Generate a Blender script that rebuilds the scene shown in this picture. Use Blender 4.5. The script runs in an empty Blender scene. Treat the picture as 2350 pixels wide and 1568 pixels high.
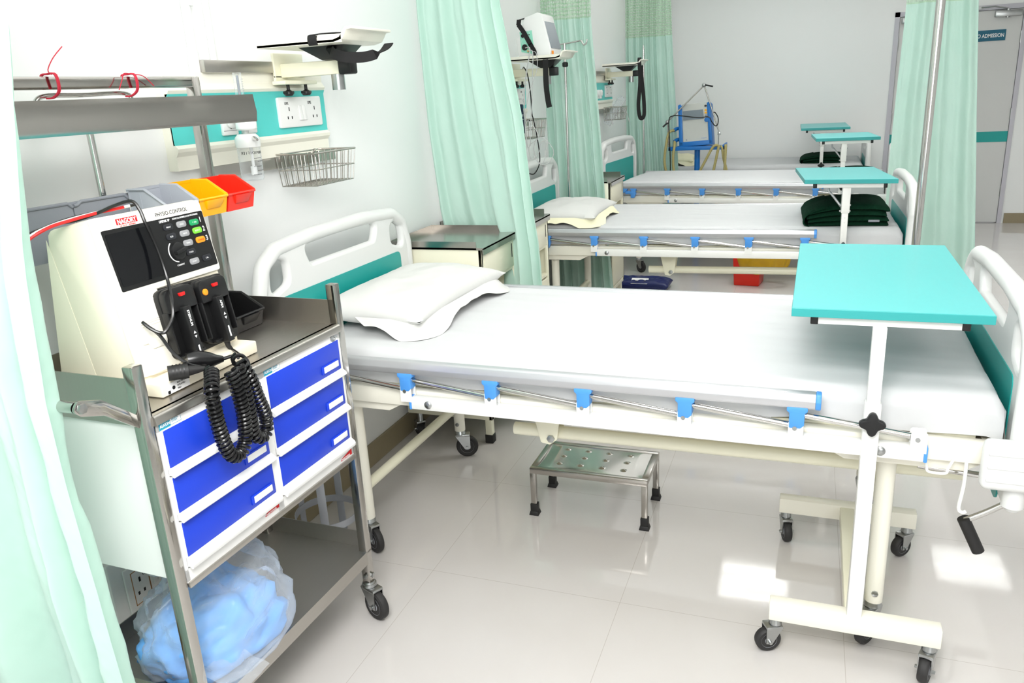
import bpy, bmesh, math, random
from mathutils import Vector as V, Matrix, noise
SC = bpy.context.scene
COL = SC.collection
R = math.radians
PI = math.pi
random.seed(11)
ORG = {}

# ------------------------------------------------------------------ materials
def lin(c):
    out = []
    for v in c[:3]:
        v /= 255.0
        out.append(v/12.92 if v <= .04045 else ((v+.055)/1.055)**2.4)
    return (*out, 1)

def mat(name, rgb, rough=.5, metal=0.0, var=.03, vscale=6.0, spec=.5, bump=0.0, bscale=60.0, emit=0, trans=0, alpha=1, coat=0, ior=1.45):
    m = bpy.data.materials.new(name); m.use_nodes = True
    nt = m.node_tree; N = nt.nodes; L = nt.links
    p = N['Principled BSDF']
    p.inputs['Roughness'].default_value = rough
    p.inputs['Metallic'].default_value = metal
    p.inputs['Specular IOR Level'].default_value = spec
    p.inputs['IOR'].default_value = ior
    p.inputs['Coat Weight'].default_value = coat
    p.inputs['Transmission Weight'].default_value = trans
    p.inputs['Alpha'].default_value = alpha
    col = lin(rgb)
    tc = N.new('ShaderNodeTexCoord')
    nz = N.new('ShaderNodeTexNoise'); nz.inputs['Scale'].default_value = vscale; nz.inputs['Detail'].default_value = 4
    L.new(tc.outputs['Object'], nz.inputs['Vector'])
    mx = N.new('ShaderNodeMix'); mx.data_type = 'RGBA'
    mx.inputs['A'].default_value = tuple(min(1, c*(1-var)) for c in col[:3]) + (1,)
    mx.inputs['B'].default_value = tuple(min(1, c*(1+var)) for c in col[:3]) + (1,)
    L.new(nz.outputs['Fac'], mx.inputs['Factor'])
    L.new(mx.outputs['Result'], p.inputs['Base Color'])
    if emit:
        p.inputs['Emission Color'].default_value = col
        p.inputs['Emission Strength'].default_value = emit
    if bump:
        n2 = N.new('ShaderNodeTexNoise'); n2.inputs['Scale'].default_value = bscale; n2.inputs['Detail'].default_value = 3
        L.new(tc.outputs['Object'], n2.inputs['Vector'])
        b = N.new('ShaderNodeBump'); b.inputs['Strength'].default_value = bump; b.inputs['Distance'].default_value = .01
        L.new(n2.outputs['Fac'], b.inputs['Height']); L.new(b.outputs['Normal'], p.inputs['Normal'])
    return m

def steel(name, rgb, rough, stretch=(1, 1, 40)):
    """stainless sheet: metal with a brushed roughness"""
    m = mat(name, rgb, rough, 1.0, var=.06, vscale=3)
    nt = m.node_tree; N = nt.nodes; L = nt.links; p = N['Principled BSDF']
    tc = N.new('ShaderNodeTexCoord'); mp = N.new('ShaderNodeMapping'); mp.inputs['Scale'].default_value = stretch
    nz = N.new('ShaderNodeTexNoise'); nz.inputs['Scale'].default_value = 8
    L.new(tc.outputs['Object'], mp.inputs['Vector']); L.new(mp.outputs['Vector'], nz.inputs['Vector'])
    mr = N.new('ShaderNodeMapRange'); mr.inputs['To Min'].default_value = rough*.75; mr.inputs['To Max'].default_value = rough*1.3
    L.new(nz.outputs['Fac'], mr.inputs['Value']); L.new(mr.outputs['Result'], p.inputs['Roughness'])
    return m

def fabric(name, rgb, trans=.35, net=False, weave=0.0):
    m = bpy.data.materials.new(name); m.use_nodes = True
    nt = m.node_tree; N = nt.nodes; L = nt.links
    for n in list(N): N.remove(n)
    out = N.new('ShaderNodeOutputMaterial')
    d = N.new('ShaderNodeBsdfPrincipled'); t = N.new('ShaderNodeBsdfTranslucent'); mx = N.new('ShaderNodeMixShader')
    d.inputs['Roughness'].default_value = .55; d.inputs['Specular IOR Level'].default_value = .25
    d.inputs['Sheen Weight'].default_value = .15
    tc = N.new('ShaderNodeTexCoord'); nz = N.new('ShaderNodeTexNoise'); nz.inputs['Scale'].default_value = 5
    L.new(tc.outputs['Object'], nz.inputs['Vector'])
    cr = N.new('ShaderNodeMix'); cr.data_type = 'RGBA'; c = lin(rgb)
    cr.inputs['A'].default_value = tuple(v*.96 for v in c[:3])+(1,); cr.inputs['B'].default_value = tuple(min(1, v*1.04) for v in c[:3])+(1,)
    L.new(nz.outputs['Fac'], cr.inputs['Factor'])
    L.new(cr.outputs['Result'], d.inputs['Base Color']); L.new(cr.outputs['Result'], t.inputs['Color'])
    mx.inputs['Fac'].default_value = trans
    L.new(d.outputs[0], mx.inputs[1]); L.new(t.outputs[0], mx.inputs[2])
    last = mx
    if weave:
        wv = N.new('ShaderNodeTexWave'); wv.wave_type = 'BANDS'; wv.bands_direction = 'DIAGONAL'; wv.inputs['Scale'].default_value = 14
        wv.inputs['Distortion'].default_value = 1.5
        L.new(tc.outputs['UV'], wv.inputs['Vector'])
        nb = N.new('ShaderNodeTexNoise'); nb.inputs['Scale'].default_value = 9
        L.new(tc.outputs['Object'], nb.inputs['Vector'])
        ad = N.new('ShaderNodeMath'); ad.operation = 'MULTIPLY_ADD'; ad.inputs[1].default_value = .06
        L.new(wv.outputs['Fac'], ad.inputs[0]); L.new(nb.outputs['Fac'], ad.inputs[2])
        b = N.new('ShaderNodeBump'); b.inputs['Strength'].default_value = weave; b.inputs['Distance'].default_value = .02
        L.new(ad.outputs[0], b.inputs['Height']); L.new(b.outputs['Normal'], d.inputs['Normal'])
    if net:
        # open square netting: threads kept, cells let the light through
        sp = N.new('ShaderNodeSeparateXYZ'); L.new(tc.outputs['UV'], sp.inputs[0])
        fs = []
        for ax in ('X', 'Y'):
            mu = N.new('ShaderNodeMath'); mu.operation = 'MULTIPLY'; mu.inputs[1].default_value = 1/.024
            fr = N.new('ShaderNodeMath'); fr.operation = 'FRACT'
            gt = N.new('ShaderNodeMath'); gt.operation = 'GREATER_THAN'; gt.inputs[1].default_value = .36
            L.new(sp.outputs[ax], mu.inputs[0]); L.new(mu.outputs[0], fr.inputs[0]); L.new(fr.outputs[0], gt.inputs[0]); fs.append(gt)
        m1 = N.new('ShaderNodeMath'); m1.operation = 'MULTIPLY'; L.new(fs[0].outputs[0], m1.inputs[0]); L.new(fs[1].outputs[0], m1.inputs[1])
        m2 = N.new('ShaderNodeMath'); m2.operation = 'MULTIPLY'; m2.inputs[1].default_value = .5; L.new(m1.outputs[0], m2.inputs[0])
        tr = N.new('ShaderNodeBsdfTransparent'); mm = N.new('ShaderNodeMixShader')
        L.new(m2.outputs[0], mm.inputs['Fac']); L.new(mx.outputs[0], mm.inputs[1]); L.new(tr.outputs[0], mm.inputs[2]); last = mm
    L.new(last.outputs[0], out.inputs['Surface'])
    return m

def film(name, rgb, opac, rough=.15):
    """thin clear plastic: transparent with a glossy skin and a milky share"""
    m = bpy.data.materials.new(name); m.use_nodes = True
    nt = m.node_tree; N = nt.nodes; L = nt.links
    for n in list(N): N.remove(n)
    out = N.new('ShaderNodeOutputMaterial')
    p = N.new('ShaderNodeBsdfPrincipled'); p.inputs['Base Color'].default_value = lin(rgb); p.inputs['Roughness'].default_value = rough
    tr = N.new('ShaderNodeBsdfTransparent'); tr.inputs['Color'].default_value = (.97, .98, .99, 1)
    mx = N.new('ShaderNodeMixShader')
    fr = N.new('ShaderNodeLayerWeight'); fr.inputs['Blend'].default_value = .35
    mr = N.new('ShaderNodeMapRange'); mr.inputs['To Min'].default_value = opac; mr.inputs['To Max'].default_value = min(1, opac+.55)
    L.new(fr.outputs['Facing'], mr.inputs['Value']); L.new(mr.outputs['Result'], mx.inputs['Fac'])
    L.new(tr.outputs[0], mx.inputs[1]); L.new(p.outputs[0], mx.inputs[2]); L.new(mx.outputs[0], out.inputs['Surface'])
    return m

M = {}
M['wall'] = mat('wall_paint', (243, 244, 243), .35, var=.01, vscale=1.5)
M['ceil'] = mat('ceiling_paint', (240, 240, 238), .7, var=.01)
M['skirt'] = mat('skirting_tile', (150, 138, 112), .25, var=.08, vscale=9)
M['cream'] = mat('cream_enamel', (240, 237, 214), .32, var=.015)
M['ivory'] = mat('ivory_enamel', (243, 240, 226), .3, var=.015)
M['white'] = mat('white_enamel', (240, 240, 236), .3, var=.01)
M['wplas'] = mat('white_plastic', (236, 236, 234), .38, var=.01)
M['gplas'] = mat('moulded_grey_white_plastic', (226, 227, 225), .36, var=.015)
M['teal'] = mat('teal_laminate', (26, 158, 152), .35, var=.03)
M['band'] = mat('aqua_band', (88, 206, 200), .35, var=.02)
M['ttop'] = mat('turquoise_laminate', (84, 190, 190), .33, var=.02, vscale=40)
M['tedge'] = mat('turquoise_edge_strip', (52, 158, 157), .4, var=.03)
M['sheet'] = mat('white_cotton_sheet', (206, 207, 208), .85, var=.01, spec=.15, bump=.18, bscale=9)
M['pillow'] = mat('pillow_cotton', (216, 216, 213), .85, var=.015, spec=.15, bump=.25, bscale=12)
M['hem'] = mat('pale_yellow_pillow_cotton', (240, 236, 205), .85, var=.02, spec=.15, bump=.2, bscale=12)
M['foam'] = mat('cream_mattress_cover', (236, 230, 205), .6, var=.02)
M['alu'] = mat('satin_aluminium', (196, 197, 200), .36, .6, var=.02)
M['chrome'] = mat('chromed_tube', (205, 203, 200), .13, 1.0, var=.02)
M['blue'] = mat('sky_blue_plastic', (78, 150, 226), .42, var=.03)
M['ss'] = steel('stainless_sheet', (176, 172, 166), .2, (1, 30, 1))
M['ss2'] = steel('polished_stainless', (190, 187, 182), .12, (30, 1, 1))
M['ssd'] = steel('brushed_stainless_tray', (186, 182, 176), .36, (25, 1, 1))
M['wire'] = mat('stainless_wire', (180, 176, 170), .22, 1.0, var=.04)
M['zinc'] = mat('zinc_plate', (176, 178, 178), .28, 1.0, var=.08, vscale=30)
M['tyre'] = mat('black_rubber_tyre', (44, 43, 43), .6, var=.2, vscale=30)
M['hub'] = mat('grey_wheel_hub', (140, 142, 146), .45, var=.05)
M['rubber'] = mat('black_rubber', (32, 31, 31), .55, var=.15, vscale=30)
M['black'] = mat('black_plastic', (22, 22, 23), .42, var=.15, vscale=30)
M['gloss'] = mat('glossy_black_cable', (20, 20, 21), .22, var=.1)
M['strap'] = mat('black_webbing', (26, 25, 26), .8, var=.2, vscale=90)
M['dblue'] = mat('royal_blue_enamel', (24, 62, 200), .4, var=.06, vscale=9)
M['grayp'] = mat('light_grey_plastic', (166, 170, 178), .4, var=.03)
M['graypd'] = mat('grey_plastic', (140, 144, 152), .42, var=.03)
M['graymet'] = mat('grey_painted_flat_bar', (172, 175, 182), .4, .2, var=.04)
M['yel'] = mat('yellow_bin_plastic', (250, 176, 6), .35, var=.03)
M['red'] = mat('red_bin_plastic', (232, 44, 26), .33, var=.03)
M['defib'] = mat('cream_defibrillator_shell', (240, 232, 212), .42, var=.015)
M['defibw'] = mat('ivory_defibrillator_front', (246, 242, 230), .4, var=.01)
M['screen'] = mat('dark_screen_glass', (14, 15, 18), .12, var=.02)
M['tkey'] = mat('dark_key', (34, 35, 40), .4)
M['gkey'] = mat('grey_key', (150, 150, 152), .45)
M['grkey'] = mat('green_key', (30, 150, 92), .4)
M['lgkey'] = mat('light_green_key', (120, 205, 62), .4)
M['orkey'] = mat('orange_key', (246, 148, 34), .4)
M['redp'] = mat('red_plastic', (224, 30, 30), .4)
M['ink'] = mat('black_print', (18, 18, 20), .6)
M['inkw'] = mat('white_print', (238, 238, 238), .5)
M['inkr'] = mat('red_print', (204, 22, 30), .5)
M['inkt'] = mat('teal_print', (40, 150, 176), .5)
M['paper'] = mat('paper_label', (240, 240, 240), .6)
M['thread'] = mat('red_thread', (196, 40, 62), .7)
M['blanket'] = mat('dark_green_wool', (16, 50, 34), .95, var=.3, vscale=45, spec=.1, bump=.5, bscale=160)
M['vblue'] = mat('ventilator_blue', (24, 112, 190), .4, var=.04)
M['vgrey'] = mat('ventilator_grey', (196, 198, 192), .4, var=.02)
M['lcd'] = mat('grey_lcd', (128, 138, 146), .2, var=.04)
M['hose'] = mat('amber_rubber_hose', (176, 164, 108), .5, var=.08, vscale=40)
M['navy'] = mat('navy_cuff_cloth', (34, 50, 70), .8, var=.1)
M['navyb'] = mat('navy_plastic_bag', (22, 34, 92), .3, var=.2, vscale=14)
M['ybag'] = mat('yellow_plastic_bag', (206, 160, 24), .35, var=.15, vscale=14)
M['mint'] = mat('mint_panel', (150, 220, 196), .5)
M['graycable'] = mat('pale_grey_cable', (196, 196, 196), .45)
M['doorp'] = mat('grey_door_laminate', (214, 214, 212), .45, var=.015)
M['frame'] = mat('lilac_grey_door_frame', (200, 198, 206), .45, var=.015)
M['gap'] = mat('dark_gap', (60, 58, 58), .8)
M['signb'] = mat('teal_sign_board', (14, 96, 122), .4)
M['packet'] = film('clear_packet_film', (236, 238, 240), .18, .12)
M['bag'] = film('clear_bag_film', (226, 234, 244), .13, .13)
M['clear'] = film('clear_acrylic', (240, 244, 246), .06, .05)
M['cloth'] = mat('pale_blue_nonwoven', (112, 176, 244), .7, var=.12, vscale=10, bump=.3, bscale=14)
M['curt'] = fabric('mint_curtain_cloth', (203, 233, 221), .3, weave=.3)
M['net'] = fabric('mint_curtain_net', (188, 218, 192), .3, net=True)
M['tube'] = mat('lit_lamp_tube', (255, 255, 252), .5, emit=60)
M['diff'] = mat('lit_lamp_reflector', (255, 255, 252), .5, emit=13)
M['louv'] = mat('grey_louvre', (120, 122, 122), .5)

# ------------------------------------------------------------------ mesh builder
def frame(o, ex, ey):
    ex = V(ex).normalized(); ey = V(ey).normalized(); ez = ex.cross(ey)
    m = Matrix.Identity(4)
    for i in range(3):
        m[i][0] = ex[i]; m[i][1] = ey[i]; m[i][2] = ez[i]; m[i][3] = o[i]
    return m

def rotz(a, o=(0, 0, 0)):
    return Matrix.Translation(V(o)) @ Matrix.Rotation(a, 4, 'Z')

class MB:
    def __init__(s):
        s.bm = bmesh.new(); s.uv = None
    def absorb(s, tb, T=None):
        me = bpy.data.meshes.new('t'); tb.to_mesh(me); tb.free()
        if T is not None: me.transform(T)
        s.bm.from_mesh(me); bpy.data.meshes.remove(me); return s
    def mesh(s, me, T=None):
        if T is not None: me.transform(T)
        s.bm.from_mesh(me); bpy.data.meshes.remove(me); return s
    def box(s, x0, x1, y0, y1, z0, z1, T=None, bev=0, seg=2):
        tb = bmesh.new()
        vs = [tb.verts.new((x, y, z)) for z in (z0, z1) for y in (y0, y1) for x in (x0, x1)]
        for f in ((0, 2, 3, 1), (4, 5, 7, 6), (0, 1, 5, 4), (2, 6, 7, 3), (0, 4, 6, 2), (1, 3, 7, 5)):
            tb.faces.new([vs[i] for i in f])
        if bev:
            bmesh.ops.bevel(tb, geom=tb.edges[:], offset=bev, segments=seg, profile=.5, affect='EDGES')
        return s.absorb(tb, T)
    def hexa(s, pts, bev=0, seg=2, T=None):
        """eight corners, bottom ring then top ring"""
        tb = bmesh.new(); vs = [tb.verts.new(p) for p in pts]
        for f in ((3, 2, 1, 0), (4, 5, 6, 7), (0, 1, 5, 4), (1, 2, 6, 5), (2, 3, 7, 6), (3, 0, 4, 7)):
            tb.faces.new([vs[i] for i in f])
        bmesh.ops.recalc_face_normals(tb, faces=tb.faces[:])
        if bev: bmesh.ops.bevel(tb, geom=tb.edges[:], offset=bev, segments=seg, profile=.5, affect='EDGES')
        return s.absorb(tb, T)
    def prism(s, poly, z0, z1, T=None, bev=0, seg=2):
        tb = bmesh.new()
        a = [tb.verts.new((p[0], p[1], z0)) for p in poly]; b = [tb.verts.new((p[0], p[1], z1)) for p in poly]
        n = len(poly)
        f0 = tb.faces.new(a[::-1]); f1 = tb.faces.new(b)
        for i in range(n): tb.faces.new((a[i], a[(i+1) % n], b[(i+1) % n], b[i]))
        bmesh.ops.recalc_face_normals(tb, faces=tb.faces[:])
        if bev:
            es = [e for e in tb.edges if e.calc_face_angle(0) > R(35)]
            bmesh.ops.bevel(tb, geom=es, offset=bev, segments=seg, profile=.5, affect='EDGES')
        return s.absorb(tb, T)
    def tube(s, pts, r, seg=10, closed=False, caps=True, radii=None, T=None):
        pts = [V(p) for p in pts]; n = len(pts); tb = bmesh.new(); rings = []
        def tang(i):
            if closed: return (pts[(i+1) % n]-pts[i-1]).normalized()
            a = pts[max(i-1, 0)]; b = pts[min(i+1, n-1)]
            return (b-a).normalized() if (b-a).length > 1e-9 else V((0, 0, 1))
        t = tang(0); ref = V((0, 0, 1)) if abs(t.z) < .9 else V((1, 0, 0))
        nrm = t.cross(ref).normalized()
        for i in range(n):
            t2 = tang(i); ax = t.cross(t2)
            if ax.length > 1e-7: nrm = Matrix.Rotation(t.angle(t2), 3, ax.normalized()) @ nrm
            t = t2; nrm = (nrm-t*nrm.dot(t)).normalized(); bn = t.cross(nrm)
            rr = radii[i] if radii else r
            rings.append([tb.verts.new(pts[i]+(nrm*math.cos(2*PI*k/seg)+bn*math.sin(2*PI*k/seg))*rr) for k in range(seg)])
        m = n if closed else n-1
        for i in range(m):
            a = rings[i]; b = rings[(i+1) % n]
            for k in range(seg): tb.faces.new((a[k], a[(k+1) % seg], b[(k+1) % seg], b[k]))
        if caps and not closed:
            tb.faces.new(rings[0][::-1]); tb.faces.new(rings[-1])
        return s.absorb(tb, T)
    def cyl(s, a, b, r, seg=14, r2=None): return s.tube([a, b], r, seg, radii=[r, r if r2 is None else r2])
    def lathe(s, prof, T=None, seg=20):
        tb = bmesh.new(); rings = []
        for r, z in prof:
            rings.append([tb.verts.new((max(r, 1e-5)*math.cos(2*PI*k/seg), max(r, 1e-5)*math.sin(2*PI*k/seg), z)) for k in range(seg)])
        for a, b in zip(rings, rings[1:]):
            for k in range(seg): tb.faces.new((a[k], a[(k+1) % seg], b[(k+1) % seg], b[k]))
        if prof[0][0] > 1e-4: tb.faces.new(rings[0][::-1])
        if prof[-1][0] > 1e-4: tb.faces.new(rings[-1])
        bmesh.ops.recalc_face_normals(tb, faces=tb.faces[:])
        return s.absorb(tb, T)
    def ball(s, c, r, sc=(1, 1, 1), seg=16, T=None):
        tb = bmesh.new(); bmesh.ops.create_uvsphere(tb, u_segments=seg, v_segments=max(6, seg//2), radius=r)
        X = Matrix.Translation(V(c)) @ Matrix.Diagonal((*sc, 1))
        return s.absorb(tb, (T @ X) if T is not None else X)
    def grid(s, f, nu, nv, uvs=None, wrap=False):
        if uvs and s.uv is None: s.uv = s.bm.loops.layers.uv.new('UVMap')
        vs = [[s.bm.verts.new(f(i/nu, j/nv)) for j in range(nv+1)] for i in range(nu+1)]
        for i in range(nu):
            for j in range(nv):
                fc = s.bm.faces.new((vs[i][j], vs[i+1][j], vs[i+1][j+1], vs[i][j+1]))
                if uvs:
                    for lp, (a, b) in zip(fc.loops, ((i, j), (i+1, j), (i+1, j+1), (i, j+1))): lp[s.uv].uv = uvs(a/nu, b/nv)
        return s
    def build(s, name, m, parent=None, smooth=True, ang=38, recalc=False):
        if recalc: bmesh.ops.recalc_face_normals(s.bm, faces=s.bm.faces[:])
        me = bpy.data.meshes.new(name); s.bm.to_mesh(me); s.bm.free()
        me.materials.append(M[m] if isinstance(m, str) else m)
        o = bpy.data.objects.new(name, me); COL.objects.link(o)
        return finish(o, me, parent, smooth, ang)

def finish(o, me, parent, smooth=True, ang=38):
    if parent is not None:
        og = ORG[parent]; o.parent = parent; ORG[o] = og
        if og.length > 0: me.transform(Matrix.Translation(-og))
    else: ORG[o] = V((0, 0, 0))
    if smooth:
        me.polygons.foreach_set('use_smooth', [True]*len(me.polygons)); me.set_sharp_from_angle(angle=R(ang))
    me.update()
    return o

def tag(o, label=None, cat=None, group=None, kind=None):
    if label: o['label'] = label
    if cat: o['category'] = cat
    if group: o['group'] = group
    if kind: o['kind'] = kind
    return o

def thing(name, label, cat, loc=(0, 0, 0), rz=0, group=None, world=True):
    """Empty at a thing's base; world=True: its parts are given in room coordinates"""
    o = bpy.data.objects.new(name, None); COL.objects.link(o); o.empty_display_size = .1
    o.location = loc; o.rotation_euler = (0, 0, rz)
    ORG[o] = V(loc) if world else V((0, 0, 0))
    return tag(o, label, cat, group)

def struct(name, mb, m, **k):
    return tag(mb.build(name, m, **k), kind='structure')

def rehome(o, base):
    """move a one-mesh thing's origin to its base point"""
    b = V(base); o.data.transform(Matrix.Translation(-b)); o.location = b; ORG[o] = b
    return o

def dup(root, loc, rz=None, label=None, group=None):
    r = root.copy(); COL.objects.link(r); r.location = loc
    if rz is not None: r.rotation_euler = (0, 0, rz)
    if label: r['label'] = label
    if group: r['group'] = group
    for ch in list(root.children):
        c = ch.copy(); COL.objects.link(c); c.parent = r
        for g in list(ch.children):
            d = g.copy(); COL.objects.link(d); d.parent = c
    return r

def text(name, s, size, T, m, parent, align='LEFT', ext=.0003, sx=1.0, bold=0):
    cu = bpy.data.curves.new(name, 'FONT'); cu.body = s; cu.size = size; cu.extrude = ext; cu.align_x = align; cu.offset = bold
    cu.resolution_u = 3
    o = bpy.data.objects.new(name, cu); COL.objects.link(o)
    bpy.context.view_layer.update()
    me = bpy.data.meshes.new_from_object(o.evaluated_get(bpy.context.evaluated_depsgraph_get()))
    bpy.data.objects.remove(o); bpy.data.curves.remove(cu)
    me.transform(T @ Matrix.Diagonal((sx, 1, 1, 1))); me.name = name
    me.materials.clear(); me.materials.append(M[m])
    ob = bpy.data.objects.new(name, me); COL.objects.link(ob)
    return finish(ob, me, parent, False)

def plate(outer, holes, depth, bev, T):
    """flat board with holes and rounded rims, as a mesh"""
    cu = bpy.data.curves.new('pl', 'CURVE'); cu.dimensions = '2D'; cu.fill_mode = 'BOTH'
    cu.extrude = depth/2-bev; cu.bevel_depth = bev; cu.bevel_resolution = 2; cu.offset = -bev
    for poly in [outer]+holes:
        sp = cu.splines.new('POLY'); sp.points.add(len(poly)-1); sp.use_cyclic_u = True
        for p, q in zip(sp.points, poly): p.co = (q[0], q[1], 0, 1)
    o = bpy.data.objects.new('pl', cu); COL.objects.link(o); bpy.context.view_layer.update()
    me = bpy.data.meshes.new_from_object(o.evaluated_get(bpy.context.evaluated_depsgraph_get()))
    bpy.data.objects.remove(o); bpy.data.curves.remove(cu)
    me.materials.clear(); me.transform(T)
    return me

def rpoly(pts, rad, n=6):
    """polygon with rounded corners"""
    out = []; k = len(pts)
    if not isinstance(rad, (list, tuple)): rad = [rad]*k
    for i in range(k):
        p = V((*pts[i], 0)); a = V((*pts[i-1], 0)); b = V((*pts[(i+1) % k], 0))
        d1 = (a-p).normalized(); d2 = (b-p).normalized(); r = rad[i]
        if r < 1e-5: out.append((p.x, p.y)); continue
        th = d1.angle(d2); t = min(r/math.tan(th/2), (a-p).length*.49, (b-p).length*.49)
        s = p+d1*t; e = p+d2*t
        for j in range(n+1):
            q = j/n; w = (1-q)**2*s+2*q*(1-q)*p+q*q*e
            out.append((w.x, w.y))
    return out

def bez(pts, n=8, closed=False):
    """Catmull-Rom through points"""
    P = [V(p) for p in pts]; out = []; k = len(P)
    rng = range(k) if closed else range(k-1)
    for i in rng:
        if closed: a, b, c, d = P[i-1], P[i], P[(i+1) % k], P[(i+2) % k]
        else: a, b, c, d = P[max(i-1, 0)], P[i], P[i+1], P[min(i+2, k-1)]
        for j in range(n):
            t = j/n
            out.append(.5*((2*b)+(c-a)*t+(2*a-5*b+4*c-d)*t*t+(3*b-a-3*c+d)*t**3))
    if not closed: out.append(P[-1])
    return out

def helix(path, rc, turns, per=10):
    """coil round a smooth path"""
    P = bez(path, 14); L = [0]
    for a, b in zip(P, P[1:]): L.append(L[-1]+(b-a).length)
    tot = L[-1]; n = int(turns*per); out = []; k = 0
    t = (P[1]-P[0]).normalized(); nrm = t.cross(V((1, .2, 0))).normalized()
    for i in range(n+1):
        d = tot*i/n
        while k < len(L)-2 and L[k+1] < d: k += 1
        q = (d-L[k])/max(L[k+1]-L[k], 1e-9); p = P[k].lerp(P[k+1], q)
        t = (P[min(k+2, len(P)-1)]-P[max(k-1, 0)]).normalized()
        nrm = (nrm-t*nrm.dot(t)).normalized(); bn = t.cross(nrm)
        a = 2*PI*i/per
        out.append(p+(nrm*math.cos(a)+bn*math.sin(a))*rc)
    return out

def caster(parent, x, y, ztop, r, ang, w=.024, sub=True):
    """swivel caster: fork part with tyre and hub"""
    T = rotz(ang, (x, y, 0)); off = r*.55; m = MB()
    zf = 2*r+.006
    m.lathe([(.001, ztop), (r*.36, ztop), (r*.4, ztop-.006), (r*.46, zf+.016), (r*.5, zf+.008), (r*.3, zf)], T, 18)
    m.box(-r*.45, off+r*.3, -w*.5-.006, w*.5+.006, zf-.004, zf+.006, T, bev=.003)
    for sg in (-1, 1):
        y0 = sg*(w*.5+.0035)
        m.prism([(-r*.45, zf), (off+r*.3, zf), (off+r*.28, r*.85), (off-r*.2, r*.8)], y0-.0015, y0+.0015, T @ Matrix.Rotation(PI/2, 4, 'X'))
    m.tube([T @ V((off, -w*.5-.012, r)), T @ V((off, w*.5+.012, r))], r*.13, 8)
    f = m.build('caster', 'zinc', parent)
    A = T @ Matrix.Translation((off, 0, r)) @ Matrix.Rotation(PI/2, 4, 'X')
    t = MB(); h = w*.5
    t.lathe([(r*.6, -h*.9), (r*.86, -h), (r*.97, -h*.72), (r, -h*.3), (r, h*.3), (r*.97, h*.72), (r*.86, h), (r*.6, h*.9)], A, 26)
    t.build('tyre', 'tyre', f)
    t = MB(); t.lathe([(.001, -h*1.02), (r*.3, -h*1.02), (r*.34, -h*.8), (r*.58, -h*.8), (r*.62, -h*.95), (r*.62, h*.95), (r*.58, h*.8), (r*.34, h*.8), (r*.3, h*1.02), (.001, h*1.02)], A, 22)
    t.build('hub', 'hub', f)
    return f
# ------------------------------------------------------------------ camera
F_PX, YAW, PIT, ROL = 1797.21, R(-21.019), R(17.506), R(3.182)
CAM = V((1.77, 0, 1.56))
fw = V((math.sin(YAW)*math.cos(PIT), math.cos(YAW)*math.cos(PIT), -math.sin(PIT)))
rt = V((math.cos(YAW), -math.sin(YAW), 0)); dn = fw.cross(rt)
r2 = math.cos(ROL)*rt+math.sin(ROL)*dn; d2 = -math.sin(ROL)*rt+math.cos(ROL)*dn
cd = bpy.data.cameras.new('camera'); cam = bpy.data.objects.new('camera', cd); COL.objects.link(cam)
mw = Matrix.Identity(4)
for i in range(3):
    mw[i][0] = r2[i]; mw[i][1] = -d2[i]; mw[i][2] = -fw[i]; mw[i][3] = CAM[i]
cam.matrix_world = mw
cd.sensor_width = 36; cd.lens = F_PX/2350*36; cd.clip_start = .05
SC.camera = cam

# ------------------------------------------------------------------ room
XR, YB, YF, ZC = 6.0, -2.6, 9.46, 2.75
fl = bpy.data.materials.new('vitrified_floor_tile'); fl.use_nodes = True
nt = fl.node_tree; N = nt.nodes; L = nt.links; p = N['Principled BSDF']
tc = N.new('ShaderNodeTexCoord'); sp = N.new('ShaderNodeSeparateXYZ'); L.new(tc.outputs['Object'], sp.inputs[0])
TS = .658; gs = []
for ax, o in (('X', .627), ('Y', 2.087)):
    a = N.new('ShaderNodeMath'); a.operation = 'SUBTRACT'; a.inputs[1].default_value = o-20*TS
    b = N.new('ShaderNodeMath'); b.operation = 'DIVIDE'; b.inputs[1].default_value = TS
    c = N.new('ShaderNodeMath'); c.operation = 'FRACT'
    d = N.new('ShaderNodeMath'); d.operation = 'LESS_THAN'; d.inputs[1].default_value = .0026
    L.new(sp.outputs[ax], a.inputs[0]); L.new(a.outputs[0], b.inputs[0]); L.new(b.outputs[0], c.inputs[0]); L.new(c.outputs[0], d.inputs[0]); gs.append(d)
g = N.new('ShaderNodeMath'); g.operation = 'MAXIMUM'; L.new(gs[0].outputs[0], g.inputs[0]); L.new(gs[1].outputs[0], g.inputs[1])
nz = N.new('ShaderNodeTexNoise'); nz.inputs['Scale'].default_value = 3.5; nz.inputs['Detail'].default_value = 6; L.new(tc.outputs['Object'], nz.inputs['Vector'])
cr = N.new('ShaderNodeMix'); cr.data_type = 'RGBA'; cr.inputs['A'].default_value = lin((202, 197, 193)); cr.inputs['B'].default_value = lin((210, 207, 205)); L.new(nz.outputs['Fac'], cr.inputs['Factor'])
cg = N.new('ShaderNodeMix'); cg.data_type = 'RGBA'; cg.inputs['B'].default_value = lin((180, 174, 168)); L.new(cr.outputs['Result'], cg.inputs['A']); L.new(g.outputs[0], cg.inputs['Factor'])
L.new(cg.outputs['Result'], p.inputs['Base Color']); p.inputs['Roughness'].default_value = .06; p.inputs['Specular IOR Level'].default_value = .55
struct('floor', MB().box(-.15, XR+.1, YB-.1, YF+.15, -.1, 0), fl, smooth=False)
struct('wall_left', MB().box(-.15, 0, YB-.1, YF+.15, 0, ZC), 'wall', smooth=False)
wf = MB(); DX0, DX1, DZ = 2.52, 3.70, 2.145
wf.box(0, DX0, YF, YF+.15, 0, ZC).box(DX1, XR+.1, YF, YF+.15, 0, ZC).box(DX0, DX1, YF, YF+.15, DZ, ZC)
struct('wall_far', wf, 'wall', smooth=False)
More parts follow.
